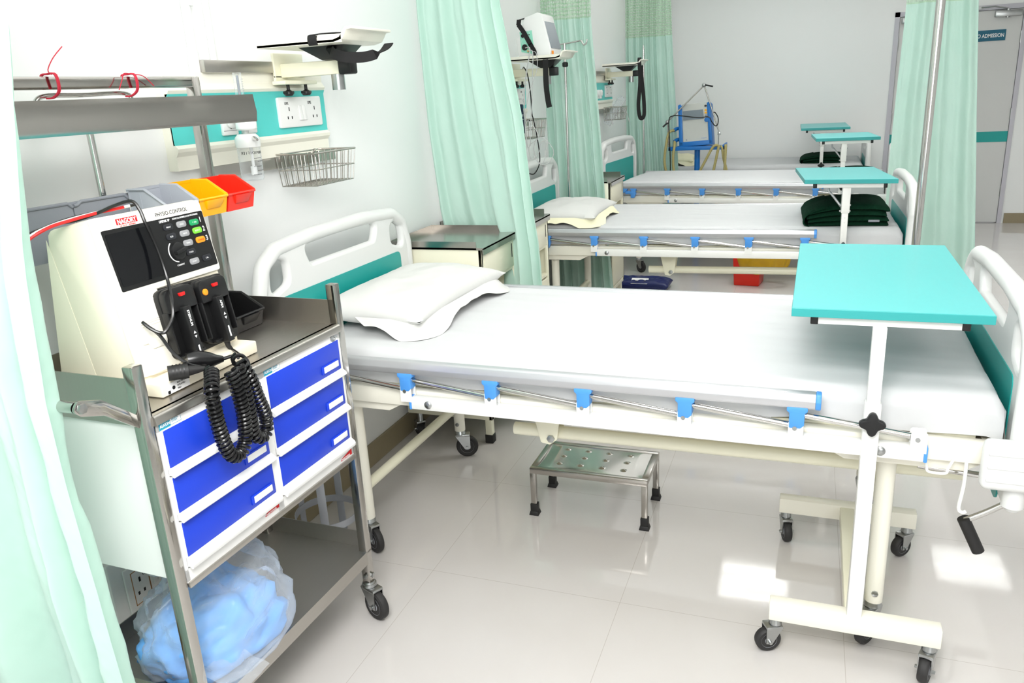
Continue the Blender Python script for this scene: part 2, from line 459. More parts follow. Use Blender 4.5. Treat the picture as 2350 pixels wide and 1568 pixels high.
struct('wall_right', MB().box(XR, XR+.1, YB-.1, YF, 0, ZC), 'wall', smooth=False)
struct('wall_back', MB().box(0, XR, YB-.1, YB, 0, ZC), 'wall', smooth=False)
struct('ceiling', MB().box(-.15, XR+.1, YB-.1, YF+.15, ZC, ZC+.1), 'ceil', smooth=False)
struct('baseboard_left', MB().box(0, .012, YB, YF, 0, .105, bev=.002), 'skirt', smooth=False)
bf = MB(); bf.box(.012, DX0-.005, YF-.012, YF, 0, .105, bev=.002).box(DX1+.02, XR, YF-.012, YF, 0, .105, bev=.002)
struct('baseboard_far', bf, 'skirt', smooth=False)
# double door in the far wall
dw = MB()
dw.box(DX0, DX0+.045, YF-.012, YF+.12, 0, DZ).box(DX1-.04, DX1, YF-.012, YF+.12, 0, DZ).box(DX0, DX1, YF-.012, YF+.12, DZ-.045, DZ)
struct('trim_1', dw, 'frame', smooth=False)
def leaf(nm, x0, x1, hinge):
    d = thing(nm, None, None, ((x0+x1)/2, YF, 0)); d['kind'] = 'structure'
    MB().box(x0+.003, x1-.003, YF+.005, YF+.045, .008, DZ-.048, bev=.002).build('leaf', 'doorp', d, smooth=False)
    MB().box(x0+.002, x1-.002, YF+.0015, YF+.006, .832, .936).build('kick_stripe', 'teal', d, smooth=False)
    gp = MB(); gp.box(x0-.004, x0+.003, YF+.02, YF+.05, 0, DZ-.045); gp.box(x1-.003, x1+.004, YF+.02, YF+.05, 0, DZ-.045); gp.box(x0, x1, YF+.02, YF+.05, DZ-.05, DZ-.045)
    gp.build('shadow_gap', 'gap', d, smooth=False)
    for z in (.28, 1.05, 1.78):
        xh = x1 if hinge == 'r' else x0
        MB().cyl((xh, YF-.004, z), (xh, YF-.004, z+.11), .008, 10).build('hinge', 'zinc', d)
    sg = -1 if hinge == 'r' else 1
    xb = x1 if hinge == 'r' else x0
    cl = MB(); cl.box(min(xb+sg*.02, xb+sg*.25), max(xb+sg*.02, xb+sg*.25), YF-.05, YF+.004, 2.03, 2.085, bev=.006)
    cl.cyl((xb+sg*.14, YF-.025, 2.02), (xb+sg*.14, YF-.025, 2.10), .016)
    c = cl.build('door_closer', 'zinc', d)
    am = MB(); am.tube([(xb+sg*.14, YF-.025, 2.10), (xb+sg*.27, YF-.11, 2.125), (xb+sg*.38, YF-.02, 2.125)], .007, 8).box(min(xb+sg*.36, xb+sg*.42), max(xb+sg*.36, xb+sg*.42), YF-.03, YF-.012, 2.11, 2.14)
    am.build('closer_arm', 'zinc', c)
    xn = x0+.07 if hinge == 'r' else x1-.07
    hd = MB(); hd.cyl((xn, YF+.005, 1.005), (xn, YF-.045, 1.005), .009, 10).tube([(xn, YF-.045, 1.005), (xn+sg*-.1, YF-.045, 1.003)], .008, 10)
    hd.lathe([(.022, 0), (.022, .006), (.001, .007)], frame((xn, YF+.005, 1.005), (1, 0, 0), (0, 0, 1)))
    hd.build('door_handle', 'zinc', d)
    return d
leaf('door_1', DX0+.045, 3.107, 'l')
leaf('door_2', 3.113, DX1-.04, 'r')
sg = thing('door_sign', 'teal sign board lettered in white on the right leaf of the far door', 'sign', (3.37, YF, 1.813))
MB().box(3.205, 3.528, YF-.001, YF+.0055, 1.812, 1.914, bev=.001).build('board', 'signb', sg, smooth=False)
text('lettering', 'NO ADMISSION', .05, frame((3.515, YF-.0014, 1.845), (1, 0, 0), (0, 0, 1)), 'inkw', sg, 'RIGHT', sx=.74, bold=.0012)
# ------------------------------------------------------------------ ceiling lamps
def lamp(x, y, energy, s=.6, label='', grp=None):
    t = thing('ceiling_light', label, 'ceiling light', (x, y, ZC), 0, grp, world=False)
    f = MB(); h = s/2
    f.box(-h, h, -h, -h+.02, -.06, 0).box(-h, h, h-.02, h, -.06, 0).box(-h, -h+.02, -h, h, -.06, 0).box(h-.02, h, -h, h, -.06, 0).box(-h, h, -h, h, -.004, 0)
    f.build('housing', 'white', t, smooth=False)
    MB().box(-h+.02, h-.02, -h+.02, h-.02, -.012, -.006).build('reflector', 'diff', t, smooth=False)
    lv = MB(); k = 17
    for i in range(1, k): lv.box(-h+s*i/k-.003, -h+s*i/k+.003, -h+.02, h-.02, -.058, -.040)
    for i in range(1, k): lv.box(-h+.02, h-.02, -h+s*i/k-.003, -h+s*i/k+.003, -.058, -.044)
    lv.build('louvre', 'louv', t, smooth=False)
    for i in range(3):
        yy = -h+s*(i+.5)/3
        MB().cyl((-h+.03, yy, -.02), (h-.03, yy, -.02), .013).build('lamp_tube', 'tube', t)
    return t
E_L = 12
for x, y, lab in ((1.52, 6.33, 'square louvred ceiling light nearest the bed heads, above the third bed'), (3.33, 7.08, 'square louvred ceiling light over the aisle in front of the far door'),
                  (1.52, 3.6, 'square louvred ceiling light nearest the bed heads, between first and second bed'), (3.33, 4.35, 'square louvred ceiling light over the middle of the aisle'),
                  (4.9, 5.5, 'square louvred ceiling light nearest the right wall'), (3.9, 1.6, 'square louvred ceiling light over the aisle beside the nearest bed')):
    lamp(x, y, E_L, .62, lab)

# ------------------------------------------------------------------ bed-head wall panels
def wall_panel(Y, which):
    """Y = offset of the whole bay along the wall"""
    t = thing('bedhead_panel', f'cream and aqua wall service panel above the {which} bed', 'wall panel', (0, 1.86+Y, 1.395), 0, 'bed-head service panels')
    prof = [(0, 1.395), (.034, 1.395), (.034, 1.435), (.044, 1.448), (.046, 1.458), (.036, 1.468), (.034, 1.472), (.034, 1.604), (.040, 1.612), (.046, 1.622), (.036, 1.636), (.034, 1.64), (.034, 1.672), (0, 1.672)]
    E = frame((0, 2.672+Y, 0), (1, 0, 0), (0, 0, 1))      # extrude towards -Y
    MB().prism(prof, 0, .805, E).build('body', 'ivory', t, ang=25)
    MB().prism([(.03, 1.468), (.0365, 1.468), (.0355, 1.476), (.0355, 1.60), (.041, 1.612), (.03, 1.612)], -.0008, .805, E).build('aqua_band', 'band', t)
    MB().box(.004, .05, 2.03+Y, 2.60+Y, 1.671, 1.708, bev=.003).build('equipment_rail', 'ssd', t)
    MB().box(.002, .03, 2.0+Y, 2.715+Y, 1.355, 1.395, bev=.002).build('lower_rail', 'ssd', t)
    sk = MB().prism(rpoly([(2.373+Y, 1.489), (2.632+Y, 1.489), (2.632+Y, 1.592), (2.373+Y, 1.592)], .008), .034, .046, Matrix(((0, 0, 1, 0), (1, 0, 0, 0), (0, 1, 0, 0), (0, 0, 0, 1))), bev=.003).build('socket_plate', 'wplas', t)
    rk = MB()
    for y in (2.486, 2.506): rk.hexa([(.046, y+Y, 1.512), (.046, y+.018+Y, 1.512), (.053, y+.018+Y, 1.512), (.053, y+Y, 1.512), (.046, y+Y, 1.562), (.046, y+.018+Y, 1.562), (.048, y+.018+Y, 1.562), (.048, y+Y, 1.562)], bev=.001)
    rk.build('rocker_switch', 'wplas', sk)
    ho = MB()
    for yc in (2.43, 2.585):
        for a, b, w, h in ((0, .545, .004, .013), (-.012, .518, .005, .009), (.012, .518, .005, .009)):
            ho.box(.0455, .0466, yc+a-w/2+Y, yc+a+w/2+Y, b-.0, b+1*h, T=Matrix.Translation((0, 0, 1.0)))
    ho.build('pin_holes', 'ink', sk, smooth=False)
    for yc in (2.405, 2.545): text('lettering', 'UPS', .014, frame((.0466, yc+Y, 1.566), (0, 1, .0), (0, 0, 1)), 'ink', sk)
    for yc in (2.11, 2.205):
        g = MB().box(.034, .046, yc-.036+Y, yc+.036+Y, 1.483, 1.556, bev=.004).build('gas_outlet', 'wplas', t)
        MB().lathe([(.026, 0), (.026, .008), (.02, .012), (.001, .012)], frame((.046, yc+Y, 1.53), (0, 1, 0), (0, 0, 1)), 20).build('outlet_collar', 'wplas', g)
        q = MB().box(.0455, .0466, yc-.003+Y, yc+.003+Y, 1.502, 1.512); q.box(.0455, .0465, yc-.034+Y, yc+.034+Y, 1.4965, 1.4975); q.build('outlet_mark', 'ink', g, smooth=False)
    return t
BAY = [0, 2.335, 4.775]
NM = ['nearest', 'second', 'third']
for Y, n in zip(BAY, NM): wall_panel(Y, n)

# conduits running up the wall from the nearest panel
c = MB(); c.cyl((.018, 2.024, 1.70), (.018, 2.034, 2.42), .013, 16); c.cyl((.018, 2.034, 1.86), (.018, 2.036, 2.75), .016, 16); c.cyl((.018, 2.0225, 1.672), (.018, 2.024, 1.73), .016, 16)
tag(rehome(c.build('conduit_pipe', 'wall'), (.018, 2.024, 1.672)), 'thicker white pipe running up the wall from the nearest panel', 'pipe', 'wall conduits')
c = MB(); c.cyl((.014, 2.118, 1.708), (.014, 2.13, 2.75), .010, 14)
tag(rehome(c.build('conduit_pipe', 'wall'), (.014, 2.118, 1.708)), 'thinner white pipe up the wall, right of the thicker one', 'pipe', 'wall conduits')

# ------------------------------------------------------------------ monitor shelves
def monitor_shelf(Y, label, strap, dx=0):
    t = thing('monitor_shelf', label, 'shelf', (.05, 2.44+Y, 1.67), 0, 'monitor shelves on the wall panels')
    b = MB(); y0, y1 = 2.365+Y, 2.535+Y
    b.box(.046, .056, y0, y1, 1.655, 1.735, bev=.002).box(.046, .1, y0-.012, y1+.008, 1.632, 1.645, bev=.003).box(.046, .056, y0, y1, 1.64, 1.66)
    b.build('bracket', 'cream', t)
    for y in (2.40, 2.505):
        k = MB(); k.cyl((.075, y+Y, 1.632), (.075, y+Y, 1.60), .006, 10); k.lathe([(.012, 0), (.017, .006), (.015, .014), (.006, .02)], Matrix.Translation((.075, y+Y, 1.595)), 14)
        k.box(.069, .081, y-.026+Y, y+.026+Y, 1.601, 1.611, bev=.003)
        k.build('wing_knob', 'black', t)
    MB().box(.056, .285, 2.395+Y, 2.435+Y, 1.655, 1.70, bev=.003).build('arm', 'cream', t)
    MB().box(.285, .335, 2.393+Y, 2.437+Y, 1.653, 1.702, bev=.006).build('arm_end_cap', 'black', t)
    MB().cyl((.268, 2.415+Y, 1.655), (.268, 2.415+Y, 1.605), .022, 20).build('pivot', 'zinc', t)
    w = MB(); w.hexa([(.235, 2.38+Y, 1.70), (.30, 2.38+Y, 1.70), (.30, 2.45+Y, 1.70), (.235, 2.45+Y, 1.70), (.16, 2.33+Y, 1.752), (.36, 2.33+Y, 1.752), (.36, 2.46+Y, 1.752), (.16, 2.46+Y, 1.752)], bev=.004)
    w.build('tilt_head', 'black', t)
    # tray: flat plate with front lip curving up and out
    sec = [(.085, 1.752), (.37, 1.752), (.392, 1.758), (.405, 1.772), (.415, 1.784), (.438, 1.786), (.438, 1.778), (.42, 1.776), (.413, 1.764), (.402, 1.749), (.372, 1.742), (.085, 1.742)]
    E = frame((0, 2.50+Y, 0), (1, 0, 0), (0, 0, 1))
    tr = MB(); tr.prism(sec, 0, .255, E, bev=.0015); tr.box(.085, .40, 2.245+Y, 2.249+Y, 1.742, 1.766)
    tr.build('tray', 'ivory', t)
    for i, pts in enumerate(strap):
        s = MB(); w = .016; P = bez([V((x, y+Y, z)) for x, y, z in pts], 6)
        tb = bmesh.new(); A = []
        for k, pt in enumerate(P):
            tn = (P[min(k+1, len(P)-1)]-P[max(k-1, 0)]).normalized()
            sd = tn.cross(V((0, 1, 0))) if abs(tn.y) < .8 else tn.cross(V((0, 0, 1)))
            sd = sd.normalized() if sd.length > 1e-5 else V((1, 0, 0))
            nn = tn.cross(sd).normalized()
            A.append([tb.verts.new(pt+sd*a*w+nn*b*.0015) for a, b in ((-1, -1), (1, -1), (1, 1), (-1, 1))])
        for a, b in zip(A, A[1:]):
            for k in range(4): tb.faces.new((a[k], a[(k+1) % 4], b[(k+1) % 4], b[k]))
        tb.faces.new(A[0][::-1]); tb.faces.new(A[-1]); bmesh.ops.recalc_face_normals(tb, faces=tb.faces[:])
        s.absorb(tb); s.build('strap', 'strap', t)
    return t
st1 = [[(.30, 2.243, 1.738), (.30, 2.238, 1.75), (.30, 2.243, 1.765), (.305, 2.27, 1.772), (.34, 2.35, 1.776), (.37, 2.42, 1.765)],
       [(.29, 2.36, 1.738), (.33, 2.30, 1.715), (.38, 2.29, 1.70), (.43, 2.33, 1.698), (.465, 2.38, 1.715), (.47, 2.42, 1.738)]]
monitor_shelf(BAY[0], 'empty white monitor shelf with a black strap slung under it, above the nearest bed', st1)
st2 = [[(.31, 2.262, 1.745), (.315, 2.24, 1.735), (.315, 2.238, 1.70), (.315, 2.236, 1.60), (.322, 2.236, 1.52), (.33, 2.236, 1.475)]]
monitor_shelf(BAY[1], 'white monitor shelf carrying the patient monitor, above the second bed', st2)
st3 = [[(.40, 2.30, 1.80), (.405, 2.26, 1.775), (.41, 2.242, 1.74), (.415, 2.24, 1.60), (.40, 2.24, 1.42), (.41, 2.24, 1.32), (.43, 2.24, 1.30), (.45, 2.24, 1.34), (.445, 2.24, 1.48), (.43, 2.242, 1.62), (.425, 2.245, 1.735)]]
sh3 = monitor_shelf(BAY[2], 'empty white monitor shelf with a long black strap loop hanging, above the third bed', st3)
for c_ in sh3.children:
    if c_.name.split('.')[0] in ('tray', 'strap', 'tilt_head'): c_.location.x = -.035

# ------------------------------------------------------------------ wire baskets
def basket(Y, label):
    t = thing('wire_basket', label, 'basket', (.03, 2.30+Y, 1.29), 0, 'wire baskets under the wall panels')
    x0, x1, y0, y1, zt, zb = .032, .19, 2.335+Y, 2.60+Y, 1.402, 1.292
    bx0, bx1, by0, by1 = x0+.004, x1-.012, y0+.012, y1-.012
    rim = MB(); rim.tube([(x0, y0, zt), (x1, y0, zt), (x1, y1, zt), (x0, y1, zt)], .0035, 8, closed=True)
    rim.build('rim', 'wire', t)
    w = MB(); k = 11; j = 6
    for i in range(k+1):
        a = i/k; yt = y0+(y1-y0)*a; yb = by0+(by1-by0)*a
        w.tube([(x0, yt, zt), (bx0, yb, zb), (bx1, yb, zb), (x1, yt, zt)], .0019, 6)
    for i in range(j+1):
        a = i/j; xt = x0+(x1-x0)*a; xb = bx0+(bx1-bx0)*a
        w.tube([(xt, y0, zt), (xb, by0, zb), (xb, by1, zb), (xt, y1, zt)], .0019, 6)
    for a in (.5,):
        f = lambda p, q: p+(q-p)*a
        w.tube([(f(x0, bx0), f(y0, by0), f(zt, zb)), (f(x1, bx1), f(y0, by0), f(zt, zb)), (f(x1, bx1), f(y1, by1), f(zt, zb)), (f(x0, bx0), f(y1, by1), f(zt, zb))], .0022, 6, closed=True)
    w.build('wire_mesh', 'wire', t)
    h = MB()
    for y in (y0+.03, y1-.03): h.box(.026, .036, y-.008, y+.008, 1.375, 1.406, bev=.002)
    h.build('hanger_hook', 'wire', t)
    return t
basket(BAY[0], 'empty steel wire basket hanging below the nearest wall panel')
basket(BAY[1], 'steel wire basket with white cables draped through it, by the second bed')
basket(BAY[2], 'steel wire basket holding a clear tubing packet, by the third bed')

# ------------------------------------------------------------------ oxygen flowmeter with humidifier jar
t = thing('oxygen_flowmeter', 'clear humidifier jar and flow tube plugged into the nearest wall panel', 'flowmeter', (.046, 2.11, 1.53))
fx, fy = .105, 2.106
MB().cyl((.05, fy, 1.535), (fx, fy, 1.535), .013, 14).build('probe', 'zinc', t)
b = MB(); b.cyl((fx, fy, 1.515), (fx, fy, 1.575), .017, 16); b.lathe([(.028, 0), (.032, .004), (.032, .022), (.026, .03), (.001, .03)], Matrix.Translation((fx+.004, fy, 1.497)), 18)
b.build('valve_body', 'wplas', t)
ft = MB(); ft.cyl((fx, fy-.004, 1.575), (fx, fy-.004, 1.668), .013, 18); ft.build('flow_tube', 'clear', t)
gm = MB(); gm.cyl((fx, fy-.004, 1.575), (fx, fy-.004, 1.66), .004, 8)
for i in range(10): gm.box(fx+.0125, fx+.0135, fy-.004, fy+.004, 1.585+i*.007, 1.586+i*.007)
gm.build('flow_scale', 'graypd', t)
MB().lathe([(.038, 0), (.039, .02), (.037, .03), (.028, .04), (.008, .042), (.008, .06), (.001, .06)], Matrix.Translation((fx, fy, 1.445)), 26).build('lid', 'wplas', t)
MB().tube([(fx+.034, fy-.012, 1.472), (fx+.056, fy-.03, 1.470), (fx+.07, fy-.042, 1.468)], .006, 10, radii=[.0075, .006, .004]).build('outlet_nozzle', 'chrome', t)
j = MB(); j.lathe([(.036, 1.447), (.0355, 1.35), (.034, 1.342), (.001, 1.342)], Matrix.Translation((fx, fy, 0)), 28); jr = j.build('jar', 'clear', t)
d = MB(); d.cyl((fx+.006, fy+.004, 1.45), (fx+.006, fy+.004, 1.365), .005, 10).cyl((fx+.006, fy+.004, 1.385), (fx+.006, fy+.004, 1.358), .010, 12)
d.build('dip_tube', 'wplas', t)
def wrap(s, size, z, a0, r):      # printing bent round the jar, facing outwards
    n = len(s)
    for i, ch in enumerate(s):
        a = a0-i*.20
        Tm = frame((fx+r*math.cos(a), fy+r*math.sin(a), z), (-math.sin(a), math.cos(a), 0), (0, 0, 1)) @ Matrix.Diagonal((-1, 1, 1, 1))
        text('lettering', ch, size, Tm, 'ink', jr, 'CENTER')
wrap('HUMIDIFIER', .012, 1.424, .25, .0362)
mk = MB()
for z, a in ((1.41, -.5), (1.40, -.2), (1.385, -.6), (1.372, -.3), (1.36, -.7)):
    for k in range(5):
        b = a+k*.16; mk.box(-.0004, .0004, -.0024, .0024, z, z+.0012, rotz(b, (fx+.0362*math.cos(b), fy+.0362*math.sin(b), 0)))
mk.build('level_marks', 'ink', jr, smooth=False)

# low socket box on the wall behind the trolley
t = thing('wall_socket', 'white wall socket box with brown outlines low on the wall behind the trolley', 'socket', (0, 1.47, .2))
MB().box(0, .05, 1.325, 1.66, .19, .40, bev=.008).build('back_box', 'wplas', t)
MB().box(.05, .058, 1.365, 1.64, .215, .36, bev=.004).build('cover_plate', 'wplas', t)
ln = MB()
for a, b in ((1.385, 1.444), (1.444, 1.50), (1.50, 1.555)):
    ln.box(.0575, .0586, a, a+.0025, .235, .34).box(.0575, .0586, b-.0012, b+.0012, .235, .34).box(.0575, .0586, a, b, .235, .2375).box(.0575, .0586, a, b, .3375, .34)
ln.build('outline', mat('brown_line', (176, 128, 84), .5), t, smooth=False)
ho = MB()
for y, z, w, h in ((1.412, .30, .006, .014), (1.402, .263, .006, .01), (1.422, .263, .006, .01)): ho.box(.0575, .059, y-w/2, y+w/2, z, z+h)
ho.build('pin_holes', 'ink', t, smooth=False)
text('lettering', 'UPS', .013, frame((.0587, 1.424, .312), (0, 1, 0), (0, 0, 1)), 'ink', t)
rk = MB()
for y in (1.462, 1.482): rk.box(.057, .063, y-.008, y+.008, .265, .31, bev=.002)
rk.build('rocker_switch', 'wplas', t)
# ------------------------------------------------------------------ hospital bed (local: u along x from the head, v along y from the near side)
YZ = lambda u: Matrix(((0, 0, 1, u), (1, 0, 0, 0), (0, 1, 0, 0), (0, 0, 0, 1)))    # (a,b,c) -> (u+c, a, b)
def end_board(name, root, u, dz, v0, v1, face, vm=0):
    w = v1-v0
    o = [(v0, .50), (v1, .50), (v1, .97+dz), (v1-.03, 1.07+dz), (v1-.115, 1.125+dz), (v0+w*.66, 1.145+dz), (v0+w*.34, 1.145+dz), (v0+.115, 1.125+dz), (v0+.03, 1.07+dz), (v0, .97+dz)]
    o = rpoly(o, [.03, .03, .1, .06, .06, .2, .2, .06, .06, .1], 5)
    hl = rpoly([(v0+.062, .955+dz), (v0+.165, .985+dz), (v0+.165, 1.06+dz), (v0+.125, 1.075+dz), (v0+.075, 1.05+dz)], .03, 5)
    hr = [(v0+v1-a, b) for a, b in hl][::-1]
    hm = rpoly([(v0+.30, 1.025+dz), (v1-.30, 1.025+dz), (v1-.27, 1.092+dz), (v0+w*.5, 1.1+dz), (v0+.27, 1.092+dz)], [.02, .02, .03, .3, .03], 5)
    b = MB().mesh(plate(o, [hl, hm, hr], .034, .013, YZ(u)))
    # thick hand rail round the rim
    rim = [(u, a, c) for a, c in ([(v0+.02, .52), (v0+.02, .96+dz)] + [(p[0], p[1]) for p in rpoly([(v0+.02, .90+dz), (v0+.022, .975+dz), (v0+.05, 1.06+dz), (v0+.125, 1.105+dz), (v0+w*.34, 1.122+dz), (v0+w*.66, 1.122+dz), (v1-.125, 1.105+dz), (v1-.05, 1.06+dz), (v1-.022, .975+dz), (v1-.02, .90+dz)], [0, .06, .06, .06, .2, .2, .06, .06, .06, 0], 5)[1:-1]] + [(v1-.02, .96+dz), (v1-.02, .52)])]
    b.tube(rim, .026, 12)
    ob = b.build(name, 'gplas', root, ang=50)
    p = rpoly([(v0+.105, .60+dz), (v1-.105, .60+dz), (v1-.105, .945+dz), (v0+.105, .945+dz)], .03, 5)
    for s in (-1, 1):
        MB().prism(p, .015, .0195, YZ(u) if s > 0 else YZ(u) @ Matrix.Diagonal((1, 1, -1, 1))).build('colour_panel', 'teal', ob)
    if face == 'foot':
        k = MB(); k.box(u-.085, u+.07, v0-.03, v0+.015, .575, .705, bev=.018, seg=3)
        for z in (.605, .64, .675): k.box(u-.075, u+.06, v0-.033, v0-.02, z-.003, z+.003, bev=.002)
        k.build('corner_bumper', 'gplas', ob)
        MB().box(u-.08, u+.07, v1-.015, v1+.03, .58, .71, bev=.018, seg=3).build('corner_bumper', 'gplas', ob)
    return ob

def side_rail(root, side):
    """folded-down rail; side=-1 near, +1 far"""
    vb = -.02 if side < 0 else .98; s = side
    S = lambda pts: [(a, vb-s*b if False else vb+s*b, c) for a, b, c in pts]
    prof = rpoly([(-.017, .744), (.015, .742), (.020, .765), (.013, .786), (-.011, .787), (-.020, .768)], .009, 4)
    m = MB().prism([(s*a, z) for a, z in prof], 0, 1.66, Matrix(((0, 0, 1, -.02), (1, 0, 0, vb), (0, 1, 0, 0), (0, 0, 0, 1))))
    r = m.build('side_rail', 'alu', root, ang=40)
    ec = MB().prism([(s*a*1.04, .765+(z-.765)*1.04) for a, z in prof], 0, .014, Matrix(((0, 0, 1, 1.64), (1, 0, 0, vb), (0, 1, 0, 0), (0, 0, 0, 1))), bev=.003)
    ec.build('end_cap', 'blue', r)
    bar = MB().box(.455, 1.90, vb-.014, vb+.014, .628, .668, bev=.003)
    b = bar.build('lower_bar', 'white', r)
    for u0, u1 in ((.447, .456), (1.899, 1.908)): MB().box(u0, u1, vb-.0155, vb+.0155, .6265, .6695, bev=.003).build('bar_cap', 'blue', r)
    us = [.441+.289*k for k in range(-1, 6)]
    for k, u in enumerate(us):
        if k < 6:
            c = MB(); c.prism(rpoly([(u-.026, .747), (u+.026, .747), (u+.026, .736), (u+.019, .730), (u+.019, .697), (u+.010, .688), (u-.019, .688), (u-.019, .730), (u-.026, .736)], .003, 2), -.017, .017, Matrix(((1, 0, 0, 0), (0, 0, -1, vb), (0, 1, 0, 0), (0, 0, 0, 1))), bev=.002)
            c.build('clamp', 'blue', r)
            MB().cyl((u+.01, vb, .722), (us[k+1]-.012, vb, .690), .0085, 12).build('slanted_tube', 'chrome', r)
        if k > 0:
            q = MB(); q.prism(rpoly([(u-.02, .652), (u+.018, .652), (u+.018, .708), (u-.02, .708)], [0, 0, .008, .008], 3), -.016, -.012, Matrix(((1, 0, 0, 0), (0, 0, 1, vb), (0, 1, 0, 0), (0, 0, 0, 1))))
            q.prism(rpoly([(u-.02, .652), (u+.018, .652), (u+.018, .708), (u-.02, .708)], [0, 0, .008, .008], 3), .012, .016, Matrix(((1, 0, 0, 0), (0, 0, 1, vb), (0, 1, 0, 0), (0, 0, 0, 1))))
            q.box(u-.02, u+.018, vb-.014, vb+.014, .652, .656); q.build('bracket', 'white', r)
            MB().cyl((u-.004, vb-.0185, .688), (u-.004, vb+.0185, .688), .006, 10).build('rivet', 'zinc', r)
    for u in (.515, 1.80):
        MB().lathe([(.0125, 0), (.0125, .003), (.009, .006), (.001, .007)], frame((u, vb+s*.014, .648), (1, 0, 0), (0, 0, s*-1.0)) if s < 0 else frame((u, vb+.014, .648), (-1, 0, 0), (0, 0, 1)), 16).build('bolt', 'zinc', r)
    # latch at the head end: blue casting with a red release lever
    l = MB(); l.prism(rpoly([(-.02, .745), (.105, .745), (.085, .715), (.055, .705), (.045, .665), (.008, .662), (.008, .72), (-.02, .73)], .006, 3), -.02, .02, Matrix(((1, 0, 0, 0), (0, 0, -1, vb), (0, 1, 0, 0), (0, 0, 0, 1))), bev=.003)
    l.prism(rpoly([(.075, .725), (.165, .72), (.172, .70), (.16, .668), (.13, .668), (.128, .70), (.085, .70)], .006, 3), -.018, .018, Matrix(((1, 0, 0, 0), (0, 0, -1, vb), (0, 1, 0, 0), (0, 0, 0, 1))), bev=.003)
    l.build('latch', 'blue', r)
    MB().box(-.04, .012, vb-.008, vb+.008, .705, .722, bev=.004).build('release_lever', 'red', r)

def make_bed(label):
    t = thing('hospital_bed', label, 'hospital bed', world=False, group='hospital beds along the left wall')
    f = MB()
    for v0, v1 in ((.0, .035), (.925, .96)): f.box(-.05, 2.07, v0, v1, .622, .678, bev=.003)
    for u0, u1 in ((-.05, -.015), (2.035, 2.07), (.68, .72), (1.2, 1.24)): f.box(u0, u1, .03, .93, .622, .672, bev=.002)
    f.hexa([(1.72, .02, .59), (2.0, .02, .59), (2.0, .94, .59), (1.72, .94, .59), (1.66, .02, .622), (2.05, .02, .622), (2.05, .94, .622), (1.66, .94, .622)], bev=.002)
    f.hexa([(.12, .02, .59), (.34, .02, .59), (.34, .94, .59), (.12, .94, .59), (.06, .02, .622), (.4, .02, .622), (.4, .94, .622), (.06, .94, .622)], bev=.002)
    f.build('frame', 'ivory', t)
    d = MB()
    for i in range(4): d.box(.0+.51*i, .49+.51*i, .04, .92, .668, .683, bev=.002)
    d.build('platform', 'cream', t)
    for u, a in ((.165, -.5), (1.83, -2.1)):
        for v in (.085, .875):
            MB().cyl((u, v, .13), (u, v, .60), .024, 18).build('leg', 'ivory', t)
            b = MB()
            for sg in (-1, 1): b.lathe([(.009, 0), (.009, .006), (.001, .008)], frame((u, v+sg*.022, .165), (1, 0, 0), (0, 0, 1) if sg < 0 else (0, 0, -1)), 8)
            b.build('leg_bolt', 'zinc', t)
            caster(t, u, v, .135, .05, a+(.9 if v > .5 else 0), .026)
    x = MB(); x.cyl((.165, .085, .25), (.165, .875, .25), .019, 16); x.build('head_cross_bar', 'cream', t)
    x = MB(); x.cyl((1.83, .085, .40), (1.83, .875, .40), .016, 16); x.build('foot_cross_bar', 'cream', t)
    lt = MB(); lt.cyl((.73, .15, .515), (2.03, .15, .525), .021, 18)
    lt.prism(rpoly([(.80, .62), (.90, .62), (.885, .505), (.86, .485), (.83, .49)], .008, 3), -.004, .004, Matrix(((1, 0, 0, 0), (0, 0, -1, .118), (0, 1, 0, 0), (0, 0, 0, 1))), bev=.0015)
    lt.prism(rpoly([(.80, .62), (.90, .62), (.885, .505), (.86, .485), (.83, .49)], .008, 3), -.004, .004, Matrix(((1, 0, 0, 0), (0, 0, -1, .182), (0, 1, 0, 0), (0, 0, 0, 1))), bev=.0015)
    k = lt.build('push_tube', 'cream', t)
    MB().lathe([(.013, 0), (.013, .007), (.001, .009)], frame((.865, .114, .508), (1, 0, 0), (0, 0, 1)), 6).build('pivot_bolt', 'zinc', k)
    # two winding cranks at the foot
    for v, sw in ((.06, 0), (.70, 1)):
        c = MB()
        P = [(1.9, v, .575), (2.10, v, .560), (2.132, v, .545), (2.128, v-.004, .515), (2.08, v-.008, .475), (2.022, v-.012, .437)] if not sw else [(2.0, v, .585), (2.15, v, .575), (2.17, v, .55), (2.17, v, .44)]
        c.tube(bez([V(p) for p in P], 5), .008, 10)
        cr = c.build('crank', 'chrome', t)
        e = P[-1]
        g = MB(); g.tube([(e[0]-.004, e[1], e[2]+.006), (e[0]+.04, e[1]+.0, e[2]-.085)], .0155, 14) if not sw else g.tube([e, (e[0]+.1, e[1], e[2])], .0165, 14)
        g.build('crank_grip', 'rubber', cr)
    MB().tube(bez([V((2.0, .0, .625)), V((2.0, -.002, .56)), V((1.995, -.004, .50)), V((2.003, -.006, .488)), V((2.012, -.006, .492))], 5), .0045, 8).build('drip_hook', 'white', t)
    hk = MB(); hk.tube(bez([V((1.905, -.004, .628)), V((1.912, -.006, .605)), V((1.918, -.008, .592)), V((1.955, -.008, .592)), V((1.96, -.006, .605)), V((1.97, -.004, .63))], 4), .0035, 8)
    hk.build('bag_hook', 'white', t)
    side_rail(t, -1); side_rail(t, 1)
    end_board('headboard', t, -.075, 0, -.05, .985, 'head')
    end_board('footboard', t, 2.11, -.115, -.02, .95, 'foot')
    return t

